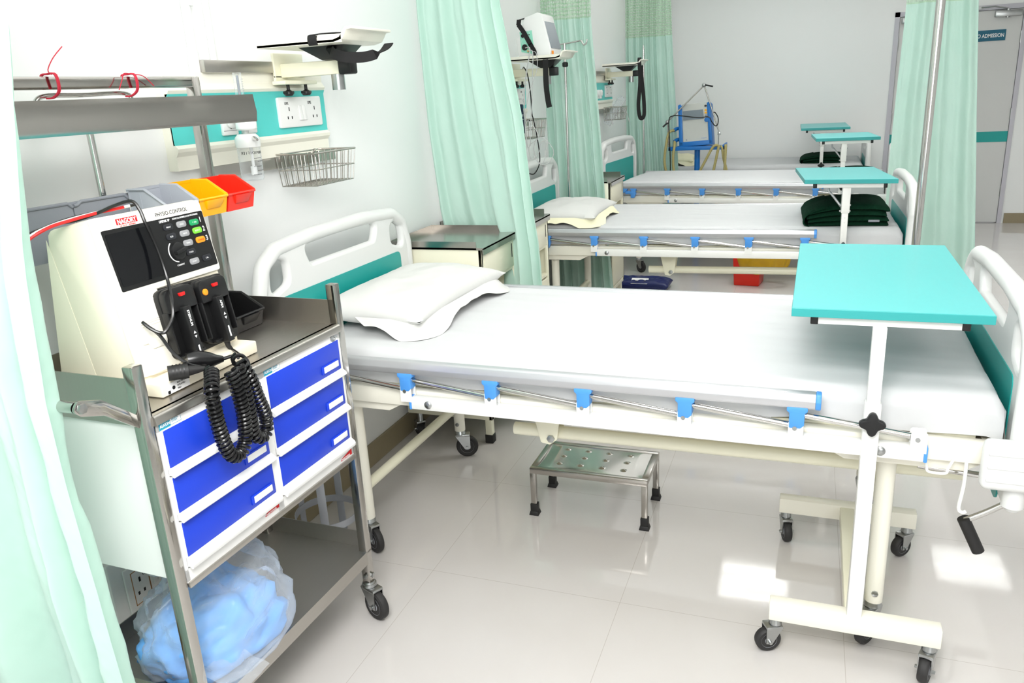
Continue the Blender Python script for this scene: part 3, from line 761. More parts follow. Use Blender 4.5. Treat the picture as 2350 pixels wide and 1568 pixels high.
def make_mattress(label, grp='sheet-covered mattresses on the beds', seed=1, hang=True):
    t = thing('mattress', label, 'mattress', world=False, group=grp)
    MB().box(.0, 2.06, .035, .925, .684, .775, bev=.03, seg=3).build('mattress_core', 'foam', t)
    rnd = random.Random(seed)
    def cloth(a, b):
        # a along the length, b across: side - top - side
        u0, u1 = -.005, 2.075; zt = .792
        L1 = .115; W = .905; tot = W+2*L1; s = b*tot
        e = u0+(u1-u0)*a
        if s < L1: v, z = .028, zt-(L1-s)
        elif s > L1+W: v, z = .028+W, zt-(s-L1-W)
        else: v, z = .028+(s-L1), zt
        # round the long edges and the two ends
        r = .035; q = min(v-.028, .933-v)
        if z >= zt-1e-9 and q < r: z -= r-math.sqrt(max(r*r-(r-q)**2, 0))
        if s < L1 or s > L1+W:
            d = zt-z; k = min(d/r, 1); v += (1 if s < L1 else -1)*0
            z = zt-r-(zt-z)*(1-.0) if False else zt-r-(zt-z)*.62
        ed = min(e-u0, u1-e)
        if ed < .04: z -= (.04-math.sqrt(max(.0016-(.04-ed)**2, 0)))*.9
        n = noise.noise(V((e*3.1, v*9.5, seed*3.7)))*.005+noise.noise(V((e*1.3+v*2, v*21+e*1.5, seed)))*.0028+noise.noise(V((e*9, v*5, seed+9)))*.0018
        side = s < L1 or s > L1+W
        if side:
            wv = noise.noise(V((e*7, seed, z*4)))*.006+noise.noise(V((e*22, seed+4, 0)))*.003
            v += wv if s < L1 else -wv
            if s < .02: z += noise.noise(V((e*3.3, 5+seed, 0)))*.018
        else: z += n
        return V((e, v, z))
    g = MB(); g.grid(cloth, 120, 60)
    # foot-end and head-end skirts
    for ue, sg in ((2.075, 1), (-.005, -1)):
        def endc(a, b, ue=ue, sg=sg):
            v = .03+.901*a; z = .757-.085*b; w = noise.noise(V((v*9, b*2, ue)))*.006+noise.noise(V((v*25, b, ue+3)))*.003
            return V((ue+w*(b+.15)+sg*.006*b, v, z-(.012*noise.noise(V((v*4, 2, ue))) if b > .9 else 0)))
        g.grid(endc, 50, 8)
    bmesh.ops.remove_doubles(g.bm, verts=g.bm.verts[:], dist=.0005)
    g.build('bed_sheet', 'sheet', t, ang=80, recalc=True)
    return t

BEDS = [(.183, 2.074, -1.03), (.18, 4.445, .65), (.245, 6.68, -4.8), (.20, 8.45, -.5)]
BL = ['nearest hospital bed, with the big turquoise table over its foot end', 'second hospital bed from the camera, with a pillow and green blanket',
      'third hospital bed from the camera, in front of the ventilator', 'farthest hospital bed, along the far wall behind the ventilator']
ML = ['white sheeted mattress on the nearest bed', 'white sheeted mattress under the thick green blanket on the second bed',
      'bare pale sheeted mattress on the third bed, before the ventilator', 'crumpled white sheeted mattress on the farthest bed']
b0 = make_bed(BL[0]); m0 = make_mattress(ML[0])
for i, (x, y, a) in enumerate(BEDS):
    z = (0, 0, 0, -.0)[i]
    if i == 0:
        b0.location = (x, y, z); b0.rotation_euler = (0, 0, R(a)); m0.location = (x, y, z); m0.rotation_euler = (0, 0, R(a))
    else:
        b_ = dup(b0, (x, y, z), R(a), BL[i]); m_ = dup(m0, (x, y, z), R(a), ML[i])
        if i == 2:
            for c_ in b_.children:
                if c_.name.startswith('headboard'): c_.location.x = -.06
        if i == 3:      # the farthest bed is a lower model without rails
            b_.scale.z = m_.scale.z = .935
            for c_ in list(b_.children):
                if c_.name.startswith('side_rail'):
                    for g_ in list(c_.children): bpy.data.objects.remove(g_)
                    bpy.data.objects.remove(c_)
def on_bed(i, u, v, z=0):
    x, y, a = BEDS[i]; a = R(a)
    return V((x+u*math.cos(a)-v*math.sin(a), y+u*math.sin(a)+v*math.cos(a), z))

# ------------------------------------------------------------------ pillows
def pillow(label, loc, rz, lu, lv, h, flaps, m='pillow', seed=0, tilt=0, hem='pillow'):
    t = thing('pillow', label, 'pillow', loc, rz, 'pillows at the bed heads', world=False)
    def sh(sg):
        def f(a, b):
            x = 2*a-1; y = 2*b-1
            k = (max(0, 1-abs(x)**2.6)*max(0, 1-abs(y)**2.6))**.45
            px = x*lu/2*(1+.05*abs(x*y)**2-.035*(1-y*y)*abs(x)**6); py = y*lv/2*(1+.05*abs(x*y)**2-.03*(1-x*x)*abs(y)**6)
            n = noise.noise(V((x*2.2+seed, y*2.4, sg)))*.012+noise.noise(V((x*6, y*6+seed, sg*2)))*.004
            z = h*.42+sg*h*(.5 if sg > 0 else .42)*k+n*k+tilt*(x)*.0
            return V((px, py, max(z, .004*k+.0)))
        return f
    g = MB(); g.grid(sh(1), 40, 40).grid(sh(-1), 40, 40)
    bmesh.ops.remove_doubles(g.bm, verts=g.bm.verts[:], dist=.0008)
    g.build('cover', m, t, ang=80, recalc=True)
    # loose pillowcase hem: one skirt round part of the rim, widest at the corners
    fl = MB()
    if flaps:
        th0, th1, w0, wc, drop = flaps
        def fp(a, b):
            th = R(th0+(th1-th0)*a); cx, sy = math.cos(th), math.sin(th)
            k = 1/(abs(cx)**7+abs(sy)**7)**(1/7)
            c = V((cx*k*lu/2*.985, sy*k*lv/2*.985, h*.42)); co = (abs(math.sin(2*th0 and 2*math.atan2(sy*k, cx*k))))**5
            d = V((math.copysign(min(1, abs(cx*k)**5), cx), math.copysign(min(1, abs(sy*k)**5), sy), 0))
            end = min(1, min(a, 1-a)*14)
            w = (w0+wc*co)*(.25+.75*end)+.005*noise.noise(V((th*5, seed, 1)))
            z = -b*(drop*.45+drop*.75*co)*end+.008*noise.noise(V((th*4, b*2, seed+3)))*b
            q = c+d*w*b+V((0, 0, z)); q.z = max(q.z, .004+.006*(1-b)); return q
        fl.grid(fp, 90, 6)
    if flaps: fl.build('loose_hem', hem, t, ang=80)
    return t
# ------------------------------------------------------------------ emergency trolley (local: x out of the drawer front, y along it)
TL = V((.56, 1.80, 0)); TA = R(-1.5)
tr = thing('medical_trolley', 'stainless emergency trolley with six blue drawers beside the nearest bed', 'trolley', TL, TA, world=False)
FY = Matrix(((0, 0, 1, 0), (1, 0, 0, 0), (0, 1, 0, 0), (0, 0, 0, 1)))      # (a,b,c) -> (c, a, b): drawn on the drawer front
def onY(y): return Matrix(((1, 0, 0, 0), (0, 0, -1, y), (0, 1, 0, 0), (0, 0, 0, 1)))   # (a,b,c)->(a, y-c, b)
YL, YR = -.70, .028
for x0, y0, zt in ((-.028, YL, 1.085), (-.028, 0, 1.085), (-.40, YL, 1.652), (-.40, 0, 1.652)):
    MB().box(x0, x0+.028, y0, y0+.028, .125, zt, bev=.003).build('post', 'ss2', tr)
    b = MB(); b.lathe([(.008, 0), (.008, .006), (.001, .007)], frame((x0+.028, y0+.014, .15), (0, 1, 0), (0, 0, 1)), 6); b.lathe([(.008, 0), (.008, .006), (.001, .007)], frame((x0+.014, y0, .15), (1, 0, 0), (0, 0, 1)), 6)
    b.build('post_bolt', 'zinc', tr)
for x, y, a in ((-.014, .014, -.35), (-.014, YL+.014, -2.2), (-.386, .014, .5), (-.386, YL+.014, 2.0)): caster(tr, x, y, .127, .049, a, .028)
MB().box(-.40, -.372, YL+.028, 0, 1.624, 1.652, bev=.003).build('top_rail', 'ss2', tr)
# upper shelf: channel with a mirror-bright front lip
sec = [(-.386, 1.550), (-.234, 1.550), (-.239, 1.597), (-.235, 1.598), (-.229, 1.551), (-.233, 1.526), (-.237, 1.526), (-.236, 1.545), (-.386, 1.545)]
MB().prism(sec, -.05, .715, onY(.02)).build('upper_shelf', 'ss2', tr, ang=25)
MB().box(-.372, -.362, -.66, .095, 1.345, 1.377, bev=.002).build('bin_rail', 'graypd', tr)
# two grey hanging plates on the left of the rail, each with a rolled, stepped top edge
for y0, y1 in ((-.668, -.462), (-.458, -.302)):
    pl = MB(); po = [(y0, 1.255), (y1, 1.255), (y1, 1.366), (y1-.012, 1.376), (y0+.02, 1.376), (y0+.008, 1.369), (y0, 1.369)]
    pl.prism(po, -.362, -.358, FY)
    pl.tube([(-.357, a, b) for a, b in po[2:]], .004, 8)
    pl.build('bin_plate', 'graypd', tr)
# worktop tray
w = MB(); w.box(-.39, -.012, YL+.026, .002, .962, .972)
w.prism(rpoly([(-.02, .972), (.004, .972), (.008, .95), (-.02, .95)], [0, .008, .004, 0], 4), -.002, .674, onY(0))
w.box(-.39, -.006, YL+.024, YL+.0265, .945, 1.05).box(-.39, -.006, .0, .0025, .945, 1.042).box(-.392, -.389, YL+.024, .002, .945, 1.042)
w.build('worktop_tray', 'ssd', tr, ang=30)
# cabinet
c = MB(); c.box(-.37, -.008, YL+.03, -.002, .572, .948, bev=.002)
c.box(-.02, .0, YL+.03, -.002, .933, .948).box(-.02, .0, YL+.03, -.662, .575, .948).box(-.02, 0, -.352, -.329, .575, .948).box(-.02, 0, -.013, -.002, .575, .948).box(-.02, 0, YL+.03, -.002, .572, .604)
cab = c.build('cabinet', 'wplas', tr, smooth=False)
MB().box(-.012, .0055, YL+.03, .0, .560, .574, bev=.002).build('cabinet_base_rail', 'ssd', tr)
k = MB(); k.lathe([(.011, 0), (.011, .003), (.006, .004), (.006, .002), (.001, .002)], frame((.0, -.034, .941), (0, 1, 0), (0, 0, 1)), 18); k.lathe([(.004, 0), (.004, .001), (.001, .001)], frame((.0, -.016, .9425), (0, 1, 0), (0, 0, 1)), 12)
k.build('lock', 'zinc', cab)
for y in (-.664, -.329):
    s = MB().box(0, .0008, y, y+.03, .9345, .951).build('maker_sticker', 'inkt', tr, smooth=False)
    MB().box(0, .0007, y+.03, y+.0605, .9355, .951).build('sticker_field', 'inkt', s, smooth=False)
    MB().box(0, .0009, y+.031, y+.0595, .9365, .950).build('sticker_paper', 'paper', s, smooth=False)
    text('lettering', 'ALKON', .0092, frame((.0009, y+.0015, .9395), (0, 1, 0), (0, 0, 1)), 'inkw', s, bold=.0002, sx=.9)
    for i, z in enumerate((.945, .9405)): text('lettering', ('MEDICAL', 'SYSTEM')[i], .0046, frame((.0010, y+.034, z), (0, 1, 0), (0, 0, 1)), 'inkt', s)
for y, z in ((-.404, .598), (-.067, .590)):
    s = MB().prism([(y, z-.010), (y+.054, z-.010), (y+.054, z+.006), (y+.004, z-.004)], .0005, .0016, FY).build('red_sticker', 'inkr', tr, smooth=False)
    text('lettering', 'INSECTICIDES', .0068, frame((.0017, y+.003, z-.009), (0, 1, 0), (0, 0, 1)), 'inkw', s, bold=.0002, sx=.95)
for ci, (ya, yb) in enumerate(((-.659, -.355), (-.326, -.016))):
    for ri, (zt, zb, zl) in enumerate(((.932, .847, .829), (.824, .741, .722), (.716, .633, .608))):
        d = MB(); d.box(-.012, .003, ya-.004, yb+.004, zl+.002, zt+.002, bev=.001)
        d.prism(rpoly([(-.002, zb), (.004, zb), (.017, zb-.010), (.019, zb-.016), (.017, zl), (.012, zl-.002), (.009, zl+.003), (-.002, zl+.004)], [0, .002, .004, .003, .003, .002, .002, 0], 3), ya-.004, yb+.004, Matrix(((1, 0, 0, 0), (0, 0, 1, 0), (0, 1, 0, 0), (0, 0, 0, 1))))
        dr = d.build('drawer', 'wplas', tr, ang=30)
        MB().box(.0, .0042, ya, yb, zb, zt, bev=.001).build('blue_front', 'dblue', dr)
        yo = yb-.012
        h = MB(); zc = zb+.0215
        h.box(.0035, .0075, yo-.078, yo, zc-.012, zc+.0125, bev=.002); hb = h.build('label_holder', 'dblue', dr)
        MB().box(.007, .0086, yo-.071, yo-.003, zc-.008, zc+.009, bev=.001).build('paper_label', 'paper', dr)
# lower tray
lo = MB(); lo.box(-.40, .0, YL, .028, .232, .238)
lo.box(-.002, .002, YL+.028, 0, .198, .24).box(-.40, .0, YL, YL+.0025, .232, .292).box(-.40, 0, .0255, .028, .232, .292).box(-.40, -.3975, YL, .028, .232, .292)
lo.build('lower_tray', 'ssd', tr, smooth=False)
# push handle on the near short side
hd = None
for xo in (-.014, -.386):
    h = MB(); h.prism(rpoly([(YL, .985), (YL, .955), (YL-.07, 1.012), (YL-.12, 1.03), (YL-.135, 1.045), (YL-.12, 1.062), (YL-.07, 1.045)], [0, 0, .02, .01, .012, .01, .02], 4), -.003, .003, Matrix(((0, 0, 1, xo), (1, 0, 0, 0), (0, 1, 0, 0), (0, 0, 0, 1))), bev=.001); q_ = h.build('push_handle', 'ss2', tr); hd = hd or q_
MB().cyl((-.022, YL-.118, 1.046), (-.38, YL-.118, 1.046), .0115, 18).build('handle_tube', 'chrome', hd)
MB().lathe([(.010, 0), (.010, .007), (.001, .008)], frame((-.010, YL-.118, 1.046), (0, 1, 0), (0, 0, 1)), 6).build('handle_bolt', 'zinc', hd)

# ------------------------------------------------------------------ storage bins
def bin_(label, m, y0, y1, x0, z0, deep=.118, hgt=.086, grp='storage bins on the trolley'):
    t = thing('storage_bin', label, 'bin', (x0, (y0+y1)/2, z0), TA, grp, world=False)
    w = (y1-y0)/2-.0015; th = .0026
    side = rpoly([(0, 0), (deep-.012, 0), (deep, .045), (deep*.48, hgt), (0, hgt)], [.004, .004, .003, .01, .003], 3)
    b = MB()
    for s in (-1, 1):
        b.prism(side, -th/2, th/2, onY(s*(w-.004)))
        # outward rolled rim along the side's top
        b.tube([(0, s*w, hgt), (deep*.46, s*w, hgt), (deep*.985, s*w, .047)], .0034, 6)
        for q in (.3, .62): b.box(deep*q-.0012, deep*q+.0012, s*(w-.0035)-.0022, s*(w-.0035)+.0022, .006, min(hgt, hgt-(q-.48)*.5)*.9)
    b.box(0, th, -w, w, 0, hgt).box(-.004, th+.001, -w-.001, w+.001, hgt-.006, hgt+.001)
    b.box(0, deep-.012, -w+.003, w-.003, 0, th)
    b.hexa([(deep-.0145, -w+.004, 0), (deep-.012, -w+.004, 0), (deep-.012, w-.004, 0), (deep-.0145, w-.004, 0), (deep-.004, -w+.004, .043), (deep-.0012, -w+.004, .043), (deep-.0012, w-.004, .043), (deep-.004, w-.004, .043)])
    b.tube([(deep-.001, -w, .045), (deep-.001, w, .045)], .0036, 6)
    b.build('shell', m, t, ang=30)
    MB().hexa([(deep-.012, -w*.45, .018), (deep-.004, -w*.45, .018), (deep-.004, w*.45, .018), (deep-.012, w*.45, .018), (deep-.006, -w*.6, .040), (deep+.008, -w*.6, .042), (deep+.008, w*.6, .042), (deep-.006, w*.6, .040)], bev=.0015).build('label_lip', m, t)
    return t
BX = .203
bin_('bright red storage bin, rightmost on the rail above the trolley', 'red', 1.724, 1.836, BX, 1.298)
bin_('yellow storage bin between the red and grey ones on the trolley rail', 'yel', 1.612, 1.722, BX, 1.299)
bin_('light grey open bin next to the yellow one on the trolley rail', 'grayp', 1.502, 1.610, BX, 1.300)
bb = bin_('black storage bin standing on the trolley top behind the paddles', 'black', 1.655, 1.775, .205, .9735, .135, .088)

# ------------------------------------------------------------------ drip stand tied behind the trolley
t = thing('drip_stand', 'slim steel drip stand tied with red thread behind the trolley', 'drip stand', (.155, 1.475, 0))
MB().cyl((.15, 1.475, .03), (.15, 1.475, 1.60), .0085, 14).build('pole', 'chrome', t)
hk = MB(); hk.tube(bez([V((.15, 1.34, 1.55)), V((.15, 1.345, 1.59)), V((.15, 1.37, 1.611)), V((.15, 1.475, 1.612)), V((.15, 1.60, 1.614)), V((.15, 1.625, 1.596)), V((.15, 1.632, 1.555))], 6), .0055, 10)
hk.build('hook_arm', 'chrome', t)
fo = MB()
for i in range(4): fo.tube([(.15, 1.475, .05), (.15+.12*math.cos(.78+i*PI/2), 1.475+.12*math.sin(.78+i*PI/2), .012)], .008, 8)
fo.build('foot', 'chrome', t)
def knot(x, y, z, ends, label):
    t = tag(thing('red_thread', label, 'thread', (x, y, z), 0, 'red threads tying the drip stand'), None)
    m = MB(); lp = [V((x-.004, y, 1.606)), V((x+.012, y+.004, 1.607)), V((x+.031, y+.006, 1.622)), V((x+.032, y+.004, 1.655)), V((x+.012, y, 1.657)), V((x-.004, y-.002, 1.654)), V((x-.006, y, 1.63))]
    m.tube(bez(lp, 4), .0022, 6)
    m.tube(bez([p+V((0, .004, 0)) for p in lp], 4), .002, 6)
    m.build('loop', 'thread', t)
    for e in ends: MB().tube(bez([V(p) for p in e], 5), .0012, 5).build('loose_end', 'thread', t)
knot(.16, 1.372, 1.656, [[(.19, 1.37, 1.655), (.188, 1.365, 1.665), (.187, 1.385, 1.69), (.187, 1.415, 1.715)]], 'red thread tie on the left of the trolley top rail, with one long upright end')
knot(.16, 1.60, 1.656, [[(.192, 1.60, 1.656), (.195, 1.57, 1.658), (.195, 1.56, 1.643), (.195, 1.545, 1.62)], [(.192, 1.60, 1.656), (.195, 1.63, 1.652), (.195, 1.66, 1.628)]], 'red thread tie on the right of the trolley top rail, with two short ends')

# ------------------------------------------------------------------ defibrillator
t = thing('defibrillator', 'cream defibrillator monitor with dark screen standing on the trolley top', 'defibrillator', (.34, 1.37, .973)); df = t
O = V((.383, 1.215, 1.36)); ed = V((.052, 0, -.34)).normalized(); ey_ = V((0, 1, 0)); nn = V((-ed.z, 0, ed.x))
def F(a, d, h=0): return O+ey_*a+ed*d+nn*h
FD = frame(O, ey_, -ed)                                  # x = along, y = up the face, z = out
def FP(poly): return [(a, -d) for a, d in poly]
b = MB()
y0, y1 = 1.215, 1.535
prof = [(.196, .992), (.437, .992), (.437, 1.02), (.384, 1.352), (.372, 1.358), (.265, 1.336), (.255, 1.325)]
b.prism(prof, 0, y1-y0, Matrix(((1, 0, 0, 0), (0, 0, -1, y1), (0, 1, 0, 0), (0, 0, 0, 1))), bev=.006)
b.box(.198, .492, y0-.004, y1, .9735, 1.004, bev=.004)
b.box(.1, .1001, 0, 0, 0, 0) if False else None
hs = b.build('housing', 'defib', t)
MB().prism([(.200, .996), (.310, .996), (.252, 1.31), (.25, 1.315)], 0, .0006, Matrix(((1, 0, 0, 0), (0, 0, -1, y0), (0, 1, 0, 0), (0, 0, 0, 1)))).build('side_moulding', 'defib', hs)
fp_ = MB(); fp_.prism(FP(rpoly([(0, 0), (.315, .004), (.322, .178), (.0, .176)], .008, 4)), -.01, .008, FD, bev=.003)
fp_.prism(FP(rpoly([(.0, .17), (.112, .17), (.116, .362), (.0, .35)], .006, 4)), -.01, .007, FD, bev=.003)
fp_.build('front_bezel', 'defibw', t)
MB().prism(FP(rpoly([(.011, .029), (.313, .030), (.3165, .163), (.017, .162)], .004, 3)), .006, .0088, FD).build('control_panel', 'black', t)
MB().prism(FP(rpoly([(.018, .038), (.143, .038), (.143, .152), (.023, .152)], .004, 3)), .0086, .0095, FD).build('screen', 'screen', t)
def key(a, d, m, w=.030, h=.0145):
    return MB().prism(FP(rpoly([(a-w/2, d-h/2), (a+w/2, d-h/2), (a+w/2, d+h/2), (a-w/2, d+h/2)], h*.45, 4)), .0085, .0112, FD, bev=.0008).build('key', m, t)
for a, d, m, s, cl in ((.193, .051, 'tkey', 'PRINT', 'inkw'), (.235, .051, 'gkey', 'LEAD', 'inkw'), (.276, .053, 'grkey', '↑ ON', 'inkw'), (.194, .073, 'tkey', 'SIZE', 'inkw'), (.237, .073, 'gkey', 'RATE', 'inkw'), (.279, .073, 'lgkey', 'SELECT', 'inkw'),
                       (.239, .096, 'gkey', 'SYNC', 'inkw'), (.281, .096, 'orkey', 'CHARGE', 'inkr'), (.239, .118, 'tkey', 'CODE', 'inkw'), (.242, .141, 'gkey', 'START', 'inkw'), (.284, .141, 'tkey', 'CAL', 'inkw')):
    o = key(a, d, m)
    text('lettering', s, .0052, FD @ Matrix.Translation((a, -d-.002, .0114)), cl, o, 'CENTER', ext=.0001)
k = MB(); k.lathe([(.021, 0), (.02, .008), (.017, .009), (.001, .009)], FD @ Matrix.Translation((.199, -.108, .0085)), 28); k.box(-.004, .004, -.018, .018, .008, .018, FD @ Matrix.Translation((.199, -.108, .0085)) @ Matrix.Rotation(1.75, 4, 'Z'), bev=.0015)
k.build('selector_knob', 'black', t)
ar = MB(); P = [FD @ V((.199+.025*math.cos(a), -.108+.025*math.sin(a), .0092)) for a in [R(x) for x in range(125, 262, 8)]]
ar.tube(P, .0013, 6); ar.build('dial_arc', 'inkw', t)
text('lettering', 'CURRENT', .0052, FD @ Matrix.Translation((.199, -.142, .009)), 'inkw', t, 'CENTER')
text('lettering', 'PHYSIO-CONTROL', .0128, FD @ Matrix.Translation((.168, -.0235, .0081)), 'ink', t, sx=.92, bold=.0001)
text('lettering', 'LIFEPAK 9P', .0078, FD @ Matrix.Translation((.172, -.0385, .009)), 'inkw', t, sx=.85, bold=.0002)
text('lettering', 'MONITOR-DEFIBRILLATOR-PACEMAKER', .0056, FD @ Matrix.Translation((.213, -.0375, .009)), 'inkw', t, sx=.83)
for s, a, d in (('1', .2955, .0555), ('2', .299, .078), ('3', .301, .101)): text('lettering', s, .017, FD @ Matrix.Translation((a, -d, .009)), 'inkw', t, sx=.85, bold=.0003)
sk = MB().prism(FP([(.057, .0105), (.115, .0105), (.115, .0235), (.057, .0235)]), .008, .0086, FD).build('service_sticker', 'inkr', t, smooth=False)
text('lettering', 'NAGORY', .0142, FD @ Matrix.Translation((.086, -.0222, .0087)), 'inkw', sk, 'CENTER', sx=.86, bold=.0004)
text('lettering', 'HI-TECH · REPAIRS', .0048, FD @ Matrix.Translation((.086, -.0283, .0084)), 'inkr', sk, 'CENTER', sx=1.1)
# printer door, pull tab, flap
p = MB(); p.prism(FP(rpoly([(.020, .190), (.094, .190), (.098, .284), (.024, .284)], .008, 4)), .005, .0105, FD, bev=.002)
for d in (.236, .240, .246): p.box(.030, .094, -d-.0006, -d+.0006, .0100, .0114, FD)
pd = p.build('printer_door', 'defibw', t)
MB().prism(FP(rpoly([(.035, .276), (.094, .276), (.085, .298), (.045, .298)], .006, 4)), .0095, .016, FD, bev=.002).build('pull_tab', 'defibw', pd)
MB().prism(FP(rpoly([(.018, .294), (.110, .294), (.114, .352), (.016, .352)], .008, 4)), .005, .0125, FD, bev=.003).build('lower_flap', 'defibw', t)
# paddle well behind the paddles
MB().prism(FP(rpoly([(.108, .178), (.318, .186), (.322, .350), (.116, .350)], .012, 4)), -.004, .006, FD, bev=.002).build('paddle_well', 'black', t)
lb = MB(); lb.box(.4925, .4932, 1.225, 1.292, .976, 1.000); lbo = lb.build('warning_label', 'paper', t, smooth=False)
for i, s in enumerate(('ELECTRICALLY', 'ISOLATED', 'PAD')): text('lettering', s, .0052, frame((.4934, 1.255, .993-.0066*i), (0, 1, 0), (0, 0, 1)), 'ink', lbo)
md = MB(); md.lathe([(.0045, 0), (.0045, .0004), (.001, .0004)], frame((.4932, 1.244, .987), (0, 1, 0), (0, 0, 1)), 12); md.box(.4930, .4936, 1.226, 1.233, .977, .984); md.build('label_symbol', 'ink', lbo)

def paddle(label, a0, a1, d0, d1, word, orange, cord, turns):
    t = thing('defibrillator_paddle', label, 'defibrillator paddle', F((a0+a1)/2, (d0+d1)/2, .01), 0, 'defibrillator paddles')
    w = a1-a0; ac = (a0+a1)/2-.002; hz = .007
    b = MB(); b.prism(FP(rpoly([(a0, d0), (a1, d0), (a1, d1), (a0, d1)], [.022, .022, .022, .022], 6)), hz, hz+.016, FD, bev=.003)
    dm = d0+.055
    b.prism(FP(rpoly([(a0+.002, d0+.002), (a1-.002, d0+.002), (a1-.002, dm), (a0+.002, dm)], [.02, .02, .004, .004], 5)), hz+.014, hz+.034, FD, bev=.003)
    # rim walls of the finger wells
    for x0, x1 in ((a0, a0+.005), (a1-.005, a1)): b.prism(FP(rpoly([(x0, dm-.004), (x1, dm-.004), (x1, d1-.016), (x0, d1-.016)], .002, 2)), hz+.012, hz+.030, FD, bev=.0015)
    b.prism(FP(rpoly([(a0+.012, d1-.008), (a1-.012, d1-.008), (a1-.014, d1), (a0+.014, d1)], .002, 2)), hz+.012, hz+.028, FD, bev=.0015)
    b.build('housing', 'black', t)
    h = MB(); h.prism(FP(rpoly([(ac-.0115, dm-.008), (ac+.0115, dm-.008), (ac+.011, d1+.004), (ac-.011, d1+.004)], .004, 3)), hz+.012, hz+.046, FD, bev=.003)
    ho = h.build('handle', 'black', t)
    # lettering runs down the handle
    TT = FD @ Matrix.Translation((ac-.004, -(dm+.002), hz+.0462)) @ Matrix.Rotation(-PI/2, 4, 'Z')
    text('lettering', word, .0088, TT, 'inkw', ho, bold=.0002, sx=.95)
    L_ = .0062*len(word)
    q = MB(); q.prism([(ac-.0022, -(dm+.012+L_+.030)), (ac+.0022, -(dm+.012+L_+.030)), (ac+.0022, -(d1-.008)), (ac-.0022, -(d1-.008))][::-1], hz+.0458, hz+.0464, FD)
    q.prism([(ac-.004, -(dm+.008+L_+.006)), (ac, -(dm+.008+L_)), (ac+.004, -(dm+.008+L_+.006))], hz+.0458, hz+.0464, FD)
    q.prism([(ac-.004, -(dm+.008+L_+.011)), (ac, -(dm+.008+L_+.017)), (ac+.004, -(dm+.008+L_+.011))], hz+.0458, hz+.0464, FD)
    q.build('handle_mark', 'inkw', ho, smooth=False)
    rt_ = MB(); rt_.prism(FP([(ac-.004, d0+.016), (ac+.014, d0+.016), (ac+.012, d0+.024), (ac-.002, d0+.024)]), hz+.032, hz+.040, FD, bev=.0015); rt_.build('red_button', 'redp', t)
    if orange:
        MB().lathe([(.0078, 0), (.0078, .003), (.006, .004), (.001, .004)], FD @ Matrix.Translation((a0+.016, -(d0+.030), hz+.034)), 20).build('discharge_button', 'orkey', t)
    P0 = F(ac, d1+.004, hz+.028)
    g = MB(); g.tube([P0, P0+ed*.012, P0+ed*.024+V((.004, .004, 0))], .006, 10, radii=[.0075, .006, .0045]); g.build('strain_relief', 'rubber', t)
    st = MB(); P1 = P0+ed*.022+V((.004, .004, 0))
    lead = bez([P1, V(cord[0]).lerp(P1, .45)+V((.01, 0, 0)), V(cord[0])], 6); st.tube(lead, .0036, 8); st.build('straight_cord', 'gloss', t)
    co = MB(); co.tube(helix([V(p) for p in cord], .0130, turns, 14), .0041, 7); co.build('coiled_cord', 'gloss', t)
    return t
XC = .602
paddle('black defibrillator paddle on the left, with its coiled cord hanging lowest', .088, .184, .180, .343, 'STERNUM', False,
       [(.56, 1.292, 1.012), (.585, 1.262, 1.005), (XC, 1.236, .982), (XC, 1.238, .92), (XC, 1.247, .862), (XC, 1.262, .828), (XC, 1.288, .818), (XC, 1.313, .842), (XC+.004, 1.317, .90), (XC+.004, 1.312, .96), (XC, 1.304, 1.012)], 46)
paddle('black defibrillator paddle on the right, with an orange discharge button', .196, .292, .184, .340, 'APEX', True,
       [(.575, 1.365, 1.02), (.59, 1.352, 1.012), (XC, 1.362, .975), (XC, 1.377, .92), (XC, 1.393, .868), (XC, 1.386, .830), (XC, 1.362, .826), (XC, 1.343, .852), (XC+.004, 1.337, .91), (XC+.004, 1.332, .965), (XC, 1.328, 1.015)], 40)

# plugs and leads at the foot of the defibrillator
t = thing('cable_plug', 'ribbed black plug lying at the left foot of the defibrillator front', 'plug', (.51, 1.24, 1.0), 0, 'black plugs on the defibrillator')
p = MB(); p.cyl((.497, 1.232, 1.024), (.525, 1.262, 1.022), .0165, 20).tube([(.525, 1.262, 1.022), (.536, 1.275, 1.021), (.548, 1.288, 1.02)], .009, 12, radii=[.012, .009, .005])
p.build('plug_body', 'rubber', t)
r = MB()
for i in range(4): r.cyl((.503+.005*i, 1.2385+.0055*i, 1.0239), (.505+.005*i, 1.2405+.0055*i, 1.0237), .0172, 20)
r.build('grip_ring', 'black', t)
t = thing('cable_plug', 'glossy black moulded plug below the left paddle, its cord looping right', 'plug', (.52, 1.32, 1.0), 0, 'black plugs on the defibrillator')
p = MB(); p.tube([(.502, 1.286, 1.036), (.515, 1.303, 1.034), (.53, 1.322, 1.026), (.54, 1.338, 1.023), (.548, 1.348, 1.022)], .02, 16, radii=[.017, .021, .019, .011, .007]); p.build('plug_body', 'gloss', t)
p = MB(); p.tube(bez([V((.548, 1.348, 1.022)), V((.565, 1.368, 1.024)), V((.582, 1.378, 1.018)), V((.596, 1.372, 1.0)), V((.598, 1.352, .992)), V((.598, 1.33, .99)), V((XC, 1.318, 1.0))], 6), .0042, 8); p.build('cord', 'gloss', t)
t = thing('patient_cable', 'thin black cable looping down over the defibrillator screen', 'cable', (.384, 1.333, 1.36))
